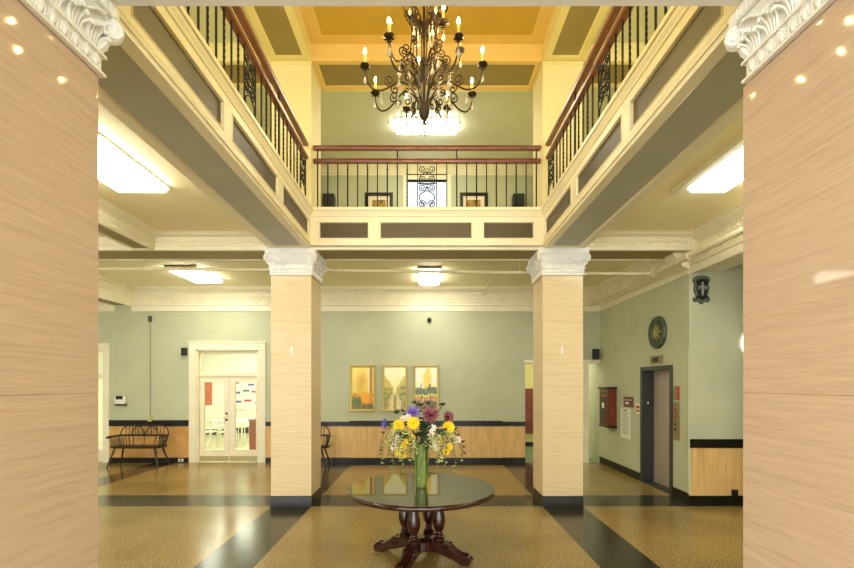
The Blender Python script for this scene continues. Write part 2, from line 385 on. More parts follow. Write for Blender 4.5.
# far bay: small crown along the cross beam, big ornamented crown along the back and elevator walls
def straight(nm, prof, p0, p1, u, z=ZC, m='cream'):
    return struct('trim_cornice_' + nm, MB().extr([(0, prof[0][1])]+prof+[(0,.002)], (p0[0],p0[1],z), (p1[0],p1[1],z), u), M[m])
straight('far_back', BIG, (-6.95,YB), (XE,YB), (0,-1,0)); straight('far_back_left', BIG, (-9.2,YB), (-7.35,YB), (0,-1,0))
straight('elevator', BIG, (XE,YB), (XE,7.0), (-1,0,0)); straight('aisle_right', BIG, (4.11,7.0), (4.11,YN1), (-1,0,0))
straight('far_front', CROWN, (-6.95,YF1), (XE,YF1), (0,1,0)); straight('far_left', CROWN, (-6.95,YF1), (-6.95,YB), (1,0,0))
# low relief ornament on the friezes (one carved band per run)
def swag_band(nm, p0, p1, out, zc, h, step, off=.03, m='cream'):
    p0, p1, out = Vector(p0), Vector(p1), Vector(out); L = (p1-p0).length; d = (p1-p0).normalized(); n = max(1, int(L/step)); st = L/n; mb = MB()
    for i in range(n):
        c = p0 + d*st*(i+.5)
        P = lambda a, b, o=0: c + d*a + out*(off+o) + Vector((0,0,zc+b))
        arc = [P(-st*.46+st*.92*k/8, h*.3 - h*.62*math.sin(PI*k/8), .004) for k in range(9)]
        mb.tube(arc, [.010+.018*math.sin(PI*k/8) for k in range(9)], 5)
        arc = [P(-st*.3+st*.6*k/6, h*.34 - h*.36*math.sin(PI*k/6), .002) for k in range(7)]
        mb.tube(arc, .012, 4)
        for a in (-1, 0, 1):
            mb.ball(tuple(P(a*st*.12, h*(.22 if a else .1))), (.022,.026,h*.13), 6, 4)
        q = P(st*.5, h*.3); mb.ball(tuple(q), (.022,.022,.03), 6, 4)
        mb.tube([P(st*.5,h*.3), P(st*.5,h*.05,.006), P(st*.5,-h*.25)], [.012,.014,.004], 5)
    return struct('trim_frieze_' + nm, mb, M[m])
swag_band('far_back', (-6.95,YB,0), (XE,YB,0), (0,-1,0), ZC-.28, .23, .30, .03)
swag_band('far_back_left', (-9.2,YB,0), (-7.35,YB,0), (0,-1,0), ZC-.28, .23, .30, .03)
swag_band('elevator', (XE,YB,0), (XE,7.0,0), (-1,0,0), ZC-.24, .26, .30, .03)
swag_band('aisle_right', (4.11,7.0,0), (4.11,YN1,0), (-1,0,0), ZC-.24, .26, .30, .03)
def scroll_band(nm, p0, p1, out, zc, h, step, off=.026, m='cream'):
    p0, p1, out = Vector(p0), Vector(p1), Vector(out); L = (p1-p0).length; d = (p1-p0).normalized(); n = int(L/step); st = L/n; mb = MB()
    for i in range(n):
        c = p0 + d*st*(i+.5); s = 1 if i % 2 else -1
        P = lambda a, b: c + d*a + out*off + Vector((0,0,zc+b))
        mb.tube([P(a, b*s) for a, b in spiral((0,0), h*.42, h*.08, PI, 1.25, 12)], .0095, 4)
        for k in (-1,1): mb.ball(tuple(P(k*st*.4, -s*h*.1)), (.012,.012,h*.2), 6, 4)
    return struct('trim_frieze_' + nm, mb, M[m])
scroll_band('cross_left', (-4.1,YF0,0), (-XO,YF0,0), (0,-1,0), ZC-.13, .085, .13); scroll_band('cross_right', (XO,YF0,0), (4.1,YF0,0), (0,-1,0), ZC-.13, .085, .13)
scroll_band('aisle_left', (-4.11,YN1,0), (-4.11,YF0,0), (1,0,0), ZC-.13, .085, .13)
# console bracket where the right cross beam meets the aisle beam
cs = MB()
prof = [(0,0),(0,.26),(.24,.26),(.25,.22),(.2,.17),(.21,.13),(.14,.09),(.12,.04),(.05,.02)]
cs.extr(prof, (XE-.02, YF0+.16, 3.63), (XE-.02, YF0+.44, 3.63), (-1,0,0))
for yy in (YF0+.155, YF0+.445): cs.tube([(XE-.02-a, yy, 3.63+b) for a,b in spiral((.16,.2), .05, .01, 0, 1.5, 14)], .014, 6)
tag(obj('console_bracket', cs, M['cream']), 'cream scrolled console bracket under the cornice above the round medallion', 'bracket')

# balcony fascias: olive panels between raised cream rails and stiles
LB, PB, PT, LT = 3.92, 4.03, 4.275, ZG
def fascia(nm, p0, d, out, L, panels):
    """p0 = left lower origin on the face plane; d along; out = towards the void"""
    p0, d, out = Vector(p0), Vector(d), Vector(out); fr = MB()
    def slab(mb, a0, a1, z0, z1, o0, o1): 
        vs = [p0 + d*a + out*o + Vector((0,0,z)) for z in (z0,z1) for o in (o0,o1) for a in (a0,a1)]
        mb.add(vs, [(0,2,3,1),(4,5,7,6),(0,1,5,4),(2,6,7,3),(1,3,7,5),(0,4,6,2)])
    slab(fr, 0, L, LB, PB, -.12, 0); slab(fr, 0, L, PT, LT-.02, -.12, 0)
    st = [0] + [v for p in panels for v in p] + [L]
    for i in range(0, len(st), 2):
        if st[i+1] - st[i] > .005: slab(fr, st[i], st[i+1], PB, PT, -.12, 0)
    # mouldings along the bottom and the ledge
    fr.extr([(-.1,0),(.018,0),(.018,.03),(.01,.04),(.01,.055),(0,.065),(-.1,.065)], p0+Vector((0,0,LB)), p0+d*L+Vector((0,0,LB)), out)
    fr.extr([(-.3,0),(0,0),(.012,.012),(.012,.03),(.03,.05),(.034,.075),(.05,.085),(.05,.125),(.035,.14),(-.3,.14)], p0+Vector((0,0,LT-.10)), p0+d*L+Vector((0,0,LT-.10)), out)
    struct('trim_fascia_' + nm, fr, M['cream'])
    for a0, a1 in panels:
        pb = MB(); slab(pb, a0, a1, PB, PT, -.10, -.022)
        struct('trim_panel_' + nm, pb, M['olive'])
        T = lambda a,b,h: tuple(p0 + d*a + Vector((0,0,b)) + out*h)
        b = MB().ring((a0,a1,PB,PT), [(-.004,.001),(-.002,.007),(.006,.005),(.012,-.008),(.013,-.03)], T)
        struct('trim_bead_' + nm, b, M['cream'])
YFA = 6.74
fascia('far', (-XI, YFA, 0), (1,0,0), (0,-1,0), 2*XI, [(XI-1.615, XI-.876), (XI-.704, XI+.674), (XI+.845, XI+1.60)])
sp = [(2.66-YN1, 3.866-YN1), (4.035-YN1, 5.27-YN1), (5.456-YN1, 6.66-YN1)]
fascia('left', (-XI, YN1, 0), (0,1,0), (1,0,0), YFA-YN1, sp)
fascia('right', (XI, YN1, 0), (0,1,0), (-1,0,0), YFA-YN1, sp)

# upper storey: beams, coffer coloured with the chandelier's yellow light, gallery cornice
for sx, nm in ((-1,'left'), (1,'right')):
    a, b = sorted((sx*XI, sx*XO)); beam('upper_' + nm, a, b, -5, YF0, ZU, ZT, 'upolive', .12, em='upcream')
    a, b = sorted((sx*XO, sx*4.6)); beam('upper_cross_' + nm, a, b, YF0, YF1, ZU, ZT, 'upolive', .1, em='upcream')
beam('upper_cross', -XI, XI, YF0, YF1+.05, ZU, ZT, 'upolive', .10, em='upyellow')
struct('ceiling_coffer', MB().box(-XI, XI, -5, YF0, ZT-.02, ZT), M['upyellow'])
struct('ceiling_panel', MB().box(-1.54, 1.54, -4, 6.60, ZT-.03, ZT-.02), M['gold'])
struct('trim_gallery_soffit', MB().extr([(0,.05),(.12,.06),(.14,.1),(.3,.14),(.32,.2),(.42,.22),(.45,.26),(0,.26)], (-XI,YF1+.05,ZU), (XI,YF1+.05,ZU), (0,1,0)), M['upcream'])
straight('gallery_back', CROWN, (-4.6,YB), (4.6,YB), (0,-1,0), ZT, 'cream')
for sx, nm in ((-1,'left'), (1,'right')): straight('gallery_' + nm, CROWN, (sx*4.6,-5), (sx*4.6,YB), (-sx,0,0), ZT, 'upcream')
for sx in (-1, 1):     # the gallery walls' shallow partition that closes the view beside the piers
    struct('wall_gallery_side_' + ('left' if sx < 0 else 'right'), MB().box(*sorted((sx*2.5, sx*4.6)), YB-.9, YB-.75, ZG-.08, ZT), M['upcream'])

# ------------------------------------------------------------------ wainscot, baseboards on the back and right walls
def wains(nm, x0, x1, off, cap0, cap1, m='wood', y=YB, joints=()):
    struct('trim_wainscot_' + nm, MB().box(x0, x1, y-off, y, .12, cap0), M[m])
    struct('trim_wainscot_cap_' + nm, MB().box(x0, x1, y-off-.015, y, cap0, cap1), M['black'])
    struct('baseboard_' + nm, MB().box(x0, x1, y-off-.012, y, 0, .12), M['black'])
    for j in joints: struct('trim_joint_' + nm, MB().box(j-.006, j+.006, y-off-.003, y-off, .12, cap0), M['darkwood'])
wains('back_left', D2[1]+.13, D1[0]-.165, .02, .86, 1.0, 'wood2', joints=(-6.35,))
wains('back_centre_left', D1[1]+.165, -1.81, .02, .86, .965)
wains('back_centre', -1.81, 1.77, .05, .86, .985, joints=(-.62, .6))
wains('back_centre_right', 1.77, HO[0], .02, .86, .965)
wains('right', XE-.01, 6.5, .025, .86, .995, 'wood', y=7.0, joints=())
bb = MB(); bb.box(XE-.015, XE, 7.0, EY[0]-.08, 0, .15); bb.box(XE-.015, XE, EY[1]+.08, YB, 0, .15)
struct('baseboard_elevator', bb, M['black'])
struct('trim_corner_bead', MB().box(XE-.03, XE+.005, 6.968, 7.0, .15, 2.4), M['sage'])

# hallway opening trim
ht = MB(); ht.box(HO[0]-.02, HO[1], YB-.03, YB, HO[2], HO[2]+.08); ht.box(3.68, 3.80, YB-.03, YB+.25, 0, HO[2])
struct('trim_hall_opening', ht, M['cream'])
tag(obj('wooden_board', MB().box(2.72, 3.5, 13.35, 13.398, .38, 1.72), M['redwood'], bevel=.01), 'dark red-brown wooden board on the hallway wall seen through the far opening', 'board')

# ------------------------------------------------------------------ marble pillars
def capital_mesh(hw):
    """carved capital on a square pillar of half width hw, z from 0 (marble top) to .40"""
    mb = MB()
    R = (-hw,hw,-hw,hw)
    mb.ring(R, [(0,-.0),(-.028,0),(-.028,.014),(-.016,.02),(-.012,.026),(-.012,.088),(-.02,.094),(-.03,.098),(-.03,.112),(-.014,.12),(-.008,.16),(-.012,.22),(-.03,.27),(-.045,.295),(-.05,.30),(-.05,.31),(-.07,.318),(-.07,.385),(-.062,.40),(0,.40)], cap1=True)
    for q in range(4):
        Rz = Matrix.Rotation(q*PI/2, 4, 'Z'); s = MB()
        n = 9
        for i in range(n):           # row of small upright leaves in the lower band
            x = -hw + (i+.5)*2*hw/n; w = hw/n
            s.ball((x, -hw-.014, .058), (w*.55,.016,.032), 8, 6)
            s.tube([(x-w*.8, -hw-.014, .03), (x-w*.55, -hw-.02, .075), (x, -hw-.024, .088), (x+w*.55, -hw-.02, .075), (x+w*.8, -hw-.014, .03)], .006, 5)
        for x in (-hw*.82, -hw*.42, 0, hw*.42, hw*.82):   # acanthus leaves of the bell
            for k in (-2,-1,0,1,2):
                s.tube(catmull([(x+k*.014, -hw-.012, .12), (x+k*.02, -hw-.022, .17), (x+k*.026, -hw-.045, .225-abs(k)*.018), (x+k*.028, -hw-.06, .235-abs(k)*.02), (x+k*.028, -hw-.064, .212-abs(k)*.02)], 3), [.008]*13, 5)
        for sx in (-1, 1):            # scrolls rising towards the corners
            s.tube(catmull([(sx*.03,-hw-.03,.2),(sx*.08,-hw-.04,.25),(sx*.15,-hw-.045,.235),(sx*.22,-hw-.055,.28),(sx*.27,-hw-.065,.292)], 4), [.012]*17, 6)
            s.tube([(sx*.10+a, -hw-.04, .262+b) for a,b in spiral((0,0), .03, .006, 0, sx*1.4, 14)], .008, 5)
            s.ball((sx*.1, -hw-.04, .262), .011, 6, 4)
        for k in range(8):            # centre rosette
            a = k*PI/4; s.ball((.028*math.cos(a), -hw-.055, .275+.026*math.sin(a)), (.013,.012,.013), 6, 4)
        s.ball((0,-hw-.062,.275), .014, 8, 5)
        for i in range(22):           # flutes of the abacus
            x = -hw-.05 + (i+.5)*(2*hw+.1)/22; s.box(x-.009, x+.009, -hw-.076, -hw-.066, .325, .378)
        s.xf(Rz); mb.add(s.v, s.f, True)
    return mb
def volute_mesh(hw):
    mb = MB(); c = hw+.045; d = Vector((1,-1,0)).normalized()
    for off in (-.02, .02):
        sd = Vector((1,1,0)).normalized()*off
        mb.tube([Vector((c-.005,-c+.005,.255)) + d*a + sd + Vector((0,0,b)) for a,b in spiral((0,0), .052, .01, PI*.5, -1.7, 22)], [.017-.008*i/22 for i in range(23)], 6)
    mb.ball((c,-c,.255), (.03,.03,.03), 8, 6)
    mb.tube(catmull([(hw-.01,-hw+.01,.12),(hw+.012,-hw-.012,.16),(hw+.03,-hw-.03,.2),(c+.02,-c-.02,.215)], 3), [.03,.029,.028,.027,.026,.024,.022,.018,.014,.01], 6)
    return mb
CAPM = capital_mesh(.304).mesh('capital', M['white']); VOLM = volute_mesh(.304).mesh('volute', M['white'])
def pillar(x, y0, y1, m, label):
    yc = (y0+y1)/2; t = thing('marble_pillar', label, 'pillar', (x, yc, 0), 0, 'square marble pillars of the lobby', kind='thing'); hw = .304; hy = (y1-y0)/2
    sh = MB()
    for z0, z1 in ((.16, 1.80), (1.80, 3.49)):
        sh.ring((-hw,hw,-hy,hy), [(.004,z0),(0,z0+.004),(0,z1-.004),(.004,z1)], cap0=True, cap1=True)
    obj('shaft', sh, M[m], t)
    obj('plinth', MB().ring((-hw,hw,-hy,hy), [(-.006,0),(-.006,.15),(0,.16)], cap0=True, cap1=True), M['black'], t)
    cp = obj('capital', CAPM, None, t); cp.location = (0,0,ZCAP)
    for q in range(4):
        v = obj('volute', VOLM, None, cp); v.rotation_euler = (0,0,q*PI/2)
    return t
XP = (XI+XO)/2
pillar(-XP, 1.77, 2.39, 'marble', 'huge nearest marble pillar at the left edge of the photo under a carved capital')
pillar(XP, 1.77, 2.485, 'marble', 'huge nearest marble pillar at the right edge of the photo under a carved capital')
pl = pillar(-XP, YF0, YF1, 'marble2', 'whole marble pillar between the double glass doors and the round table')
pr = pillar(XP, YF0, YF1, 'marble2', 'whole marble pillar between the round table and the elevator')
for sx, lb in ((-1,'tiny white plaque on the pillar beside the double glass doors'), (1,'tiny white plaque on the pillar nearer the elevator')):
    tag(obj('wall_plaque', MB().box(sx*2.04-.02, sx*2.04+.02, YF0-.014, YF0, 2.3, 2.42), M['plastic'], bevel=.006), lb, 'plaque')
# piers of the upper storey
for sx, lb in ((-1,'plain cream pier rising from the end of the left balcony rail'), (1,'plain cream pier rising from the end of the right balcony rail')):
    t = thing('gallery_pier', lb, 'pier', (sx*XP, (YF0+YF1)/2, ZG-.06), kind='thing')
    hw, hy = .304, (YF1-YF0)/2; h = ZT-ZG+.06-.03
    obj('shaft', MB().ring((-hw,hw,-hy,hy), [(0,0),(0,h-.0)], cap0=True, cap1=True), M['upcream'], t)
    obj('cap_moulding', MB().ring((-hw,hw,-hy,hy), [(.01,h-.3),(-.012,h-.295),(-.012,h-.27),(.01,h-.262)]), M['upcream'], t)

# ------------------------------------------------------------------ balcony railings
def plain_bar(h, r=.0075): return MB().box(-r,r,-r,r,0,h)
def twist_bar(h, r=.0085):
    mb = MB(); vs = []; fs = []; n = 40
    for i in range(n+1):
        z = h*i/n; t = min(1,max(0,(i/n-.1)/.8)); a = t*PI*5
        for k in range(4):
            b = a + PI/4 + k*PI/2; vs.append((r*1.4*math.cos(b), r*1.4*math.sin(b), z))
    for i in range(n):
        for k in range(4): fs.append((i*4+k, i*4+(k+1)%4, i*4+4+(k+1)%4, i*4+4+k))
    return mb.add(vs, fs)
RH = .745
BPL = plain_bar(RH).mesh('baluster', M['iron']); BTW = twist_bar(RH).mesh('baluster', M['iron'])
def scroll_panel(w, h):
    mb = MB(); hw = w/2
    for s in (-1,1):
        mb.box(s*hw-.006, s*hw+.006, -.006, .006, 0, h)
        for zc, fl in ((h*.16,1),(h*.50,-1),(h*.66,1),(h*.88,-1)):
            mb.tube([(s*(hw*.5+a), 0, zc+b*fl) for a,b in spiral((0,0), hw*.42, hw*.1, PI*1.05, -1.6, 18)], .007, 6)
        mb.tube(catmull([(s*hw*.08,0,h*.02),(s*hw*.2,0,h*.1),(s*hw*.75,0,h*.25),(s*hw*.7,0,h*.36),(0,0,h*.44)], 4), .007, 6)
        mb.tube(catmull([(0,0,h*.56),(s*hw*.75,0,h*.6),(s*hw*.7,0,h*.74),(0,0,h*.82)], 4), .007, 6)
    mb.box(-hw,hw,-.006,.006,h*.58-.006,h*.58+.006); mb.ball((0,0,h*.5),.016,8,6); mb.ball((0,0,h*.8),.016,8,6)
    return mb
SPM = scroll_panel(.29, RH).mesh('scroll_panel', M['iron'])
RAILP = [(a*.95, b*1.35) for a, b in [(-.035,0),(.035,0),(.042,.012),(.042,.03),(.03,.042),(.018,.05),(-.018,.05),(-.03,.042),(-.042,.03),(-.042,.012)]]
def railing(label, loc, rz, L, scrolls, bars, posts):
    """local x runs along the rail, z = 0 on the ledge"""
    t = thing('balcony_railing', label, 'railing', loc, rz, 'balcony railings around the atrium')
    for z in (.745, .945): obj('handrail', MB().extr(RAILP, (0,0,z), (L,0,z), (0,1,0)), M['rail'], t, bevel=.004, label='varnished red-brown wooden handrail')
    for i, x in enumerate(bars):
        b = obj('baluster', BTW if i % 2 == 0 else BPL, None, t); b.location = (x,0,0)
    for x in scrolls:
        b = obj('scroll_panel', SPM, None, t); b.location = (x,0,0)
    for x in posts: obj('post', MB().box(x-.009,x+.009,-.009,.009,0,.95), M['iron'], t)
    if len(scrolls) == 1: obj('crossbar', MB().box(L/2-.31,L/2+.31,-.005,.005,.565,.577), M['iron'], t)
    return t
ZL = ZG+.04
L = 2*XI - .02; bars = [L/2 + s*(.304+.152*k) for s in (-1,1) for k in range(0, 9)]
bars = sorted(bars)
railing('iron railing with two wooden handrails straight across the far end of the atrium', (-XI+.01, 6.90, ZL), 0, L, [L/2], bars, [.06, L/2-.455, L/2+.455, L-.06])
LS = YF0 - YN1 - .01
for sx, lb in ((-1,'iron railing with wooden handrails along the left balcony'), (1,'iron railing with wooden handrails along the right balcony')):
    sc = [4.64-YN1, 6.62-YN1]
    bars = [x for x in [.08+.152*k for k in range(29)] if x < LS-.05 and all(abs(x-c) > .2 for c in sc)]
    railing(lb, (sx*1.825, YN1, ZL), PI/2, LS, sc, bars, [5.54-YN1, .05])

# ------------------------------------------------------------------ ceiling lights
def fixture(label, x0, x1, y0, y1, z, dm='diffuser', grp='fluorescent ceiling lights', drop=.10, name='ceiling_light'):
    cx, cy = (x0+x1)/2, (y0+y1)/2; hx, hy = (x1-x0)/2, (y1-y0)/2
    t = thing(name, label, 'ceiling light', (cx, cy, z), 0, grp)
    obj('housing', MB().ring((-hx,hx,-hy,hy), [(-.012,0),(-.012,-.02),(0,-.026),(.012,-.026),(.012,-.01)], cap0=True), M['housing'], t)
    obj('diffuser', MB().ring((-hx+.012,hx-.012,-hy+.012,hy-.012), [(0,-.02),(0,-drop*.75),(.05,-drop)], cap1=True), M[dm], t)
    if hy > hx:
        for s in (-1,1): obj('end_bracket', MB().box(-hx-.014,hx+.014,s*hy-.012,s*hy+.012,-drop*.5,0), M['housing'], t)
    return t
fixture('large glowing light panel on the ceiling of the left front bay', -3.54, -2.97, 3.80, 5.16, ZC)
fixture('large glowing light panel beside a long strip on the ceiling of the right front bay', 3.0, 3.42, 3.75, 5.16, ZC)
fixture('slanting light panel on the far left bay ceiling, outward of the double doors', -5.02, -4.43, 8.62, 9.75, ZC)
fixture('bright light on the far ceiling behind the white pipe, above the paintings', -.17, .27, 8.7, 9.95, ZC)
fixture('wide bright light on the upper gallery ceiling behind the chandelier', -.62, .60, 8.68, 9.16, ZT, 'gdiffuser')
struct('trim_light_strip', MB().box(2.86, 2.93, 3.6, 5.28, ZC-.06, ZC), M['housing'])
# unseen ceiling lights added to brighten the lobby and side galleries
for x, y in ((-3.2,-1.2), (3.2,-1.2), (0,-1.5), (-7.4,5.0)):
    fixture('unseen fluorescent ceiling light added to brighten the lobby', x-.28, x+.28, y-.62, y+.62, ZC)
for y in (4.6, 1.0):
    for s in (-1,1): fixture('unseen fluorescent light added to brighten the side gallery', s*3.5-.14, s*3.5+.14, y-.6, y+.6, ZT, 'gdiffuser')
for x, y in ((-6.5,12.6), (-3.2,12.6), (-6.5,15.2), (-3.2,15.2)):
    fixture('bright light panel on the dining room ceiling', x-.6, x+.6, y-.3, y+.3, 3.2, 'ddiffuser', 'dining room lights')
fixture('unseen hallway ceiling light', 3.0, 3.5, 11.6, 12.4, 2.9)

# ------------------------------------------------------------------ pipes
def pipe(label, pts, r, hang, fit, name='sprinkler_pipe', extra=None):
    t = thing(name, label, 'pipe', pts[0]); o = Vector(pts[0])
    L = lambda p: Vector(p) - o
    obj('pipe_run', MB().tube([L(p) for p in pts], r, 12), M['pipe'], t)
    for p, top in hang: obj('hanger', MB().tube([L((p[0],p[1],top)), L(p)], .008, 6).tube([L((p[0],p[1]+ (r+.006)*math.cos(a), p[2]+(r+.006)*math.sin(a))) for a in [k*PI/6 for k in range(12)]], .006, 5, closed=True), M['pipe'], t)
    for p, d in fit: obj('coupling', MB().tube([L(Vector(p)-Vector(d)*.05), L(Vector(p)+Vector(d)*.05)], r*1.45, 12), M['pipe'], t)
    if extra: obj('branch', MB().tube([L(p) for p in extra], .014, 8), M['pipe'], t)
    return t
YP = 7.56
pipe('cream sprinkler pipe crossing the whole room behind the two far pillars', [(-9.2,YP,3.80), (-2.5,YP,3.77), (1.7,YP,3.72), (3.78,YP,3.70)], .03,
     [((-5.2,YP,3.78),ZC), ((-1.46,YP,3.757),ZC), ((1.56,YP,3.725),ZC)], [((-2.45,YP,3.77),(1,0,0)), ((2.5,YP,3.71),(1,0,0))], extra=[(1.2,YP,3.725), (1.15,YP+.25,3.74), (1.12,YP+.9,3.66), (1.1,YP+1.1,3.56)])
XQ = 3.80
pipe('long cream sprinkler pipe running along the cornice above the elevator wall', [(XQ,YN1,3.70), (XQ,10.38,3.705)], .042,
     [((XQ,6.45,3.703),ZC), ((XQ,8.0,3.703),ZC), ((XQ,9.6,3.703),ZC)], [((XQ,6.55,3.703),(0,1,0)), ((XQ,7.56,3.703),(0,1,0)), ((XQ,10.3,3.703),(0,1,0))])

# ------------------------------------------------------------------ doors
def door_frame(nm, x0, x1, z1, trans, w=.165):
    """casing round an opening; x0,x1,z1 = clear opening"""
    mb = MB()
    T = lambda a,b,h: (a, YB-h, b)
    for a0,a1,b0,b1 in ((x0-w,x0,0,z1), (x1,x1+w,0,z1), (x0-w,x1+w,z1,z1+w)):
        mb.box(a0,a1,YB-.035,YB+.005,b0,b1)
    mb.box(x0-w-.015,x1+w+.015,YB-.05,YB,z1+w,z1+w+.03)
    for a0,a1 in ((x0,x0+.035),(x1-.035,x1)): mb.box(a0,a1,YB-.005,YB+.25,0,z1)
    mb.box(x0,x1,YB-.005,YB+.25,z1-.03,z1)
    if trans: mb.box(x0,x1,YB+.06,YB+.2,trans,trans+.07)
    return mb
t = thing('door_1', 'cream framed glass double doors with a transom window, beside the spindle bench', 'door', (0,0,0), kind='structure')
TR = 2.03
obj('door_frame', door_frame('d', D1[0], D1[1], D1[2], TR), M['cream'], t, bevel=.004)
obj('transom_pane', MB().box(D1[0]+.035, D1[1]-.035, YB+.12, YB+.126, TR+.07, D1[2]-.03), M['glass'], t)
ts = MB().ring((D1[0]+.035, D1[1]-.035, TR+.07, D1[2]-.03), [(0,.02),(.0,-.02),(.05,-.02),(.05,.02)], lambda a,b,h: (a, YB+.12+h, b)); obj('transom_sash', ts, M['cream'], t)
xm = (D1[0]+D1[1])/2
for s, (a, b) in ((-1, (D1[0]+.035, xm)), (1, (xm, D1[1]-.035))):
    lf = MB(); y0, y1 = YB+.09, YB+.135; g = (a+.10, b-.12) if s < 0 else (a+.14, b-.06); z0, z1 = .28, 1.89
    lf.box(a+.003,b-.003,y0,y1,.01,z0); lf.box(a+.003,b-.003,y0,y1,z1,TR); lf.box(a+.003,g[0],y0,y1,z0,z1); lf.box(g[1],b-.003,y0,y1,z0,z1)
    lf.ring((g[0],g[1],z0,z1), [(-.02,.0),(-.018,.01),(0,.012),(.008,0)], lambda p,q,h: (p, y0-h, q))
    d = obj('door_leaf', lf, M['cream'], t, label='door leaf with the handle' if s < 0 else 'door leaf without a handle')
    obj('glass_pane', MB().box(g[0],g[1],YB+.11,YB+.116,z0,z1), M['glass'], d)
    obj('kick_plate', MB().box(a+.01,b-.01,y0-.004,y0,.02,.14), M['kick'], d)
    if s < 0:
        hx = xm-.062
        obj('door_lever', MB().lathe([(.0,0),(.026,0),(.026,.012),(.012,.018),(.012,.045),(0,.045)], 14, (hx,y0,1.0), axis=Matrix.Rotation(PI/2,3,'X')).tube([(hx,y0-.04,1.0),(hx-.05,y0-.045,1.0),(hx-.09,y0-.043,.995)],.009,8), M['knob'], d)
        obj('lock_rose', MB().lathe([(.0,0),(.026,0),(.024,.016),(0,.02)], 14, (hx,y0,1.15), axis=Matrix.Rotation(PI/2,3,'X')), M['knob'], d)
t = thing('door_2', 'cream framed opening at the left edge, beyond the spindle bench', 'door', (0,0,0), kind='structure')
obj('door_frame', door_frame('d', D2[0], D2[1], D2[2], TR, .13), M['cream'], t, bevel=.004)
obj('transom_pane', MB().box(D2[0], D2[1]-.06, YB+.12, YB+.126, TR+.07, D2[2]-.03), M['glass'], t)
lf = MB(); a, b = D2[1]-.80, D2[1]-.036; y0, y1 = YB+.09, YB+.135
lf.box(a,b,y0,y1,.01,.3); lf.box(a,b,y0,y1,1.98,TR); lf.box(b-.035,b,y0,y1,.3,1.98); lf.box(a,a+.12,y0,y1,.3,1.98)
d = obj('door_leaf', lf, M['cream'], t); obj('glass_pane', MB().box(a+.12,b-.035,YB+.11,YB+.116,.3,1.98), M['glass'], d)

# upper gallery window
t = thing('window_1', 'bright white window on the gallery back wall behind the scroll panel', 'window', (0,0,0), kind='structure')
fr = MB().ring((UW[0],UW[1],UW[2],UW[3]), [(-.1,0),(-.1,.03),(-.01,.035),(0,.02),(0,-.12)], lambda a,b,h: (a, YB-h, b))
fr.box(UW[0],UW[1],YB+.09,YB+.13,5.83,5.88); fr.box(-.02,.02,YB+.09,YB+.13,UW[2],5.83)
obj('window_frame', fr, M['cream'], t)
obj('window_pane', MB().box(UW[0],UW[1],YB+.13,YB+.136,UW[2],UW[3]), emission('daylit frosted glass', (240,246,255), .5), t)

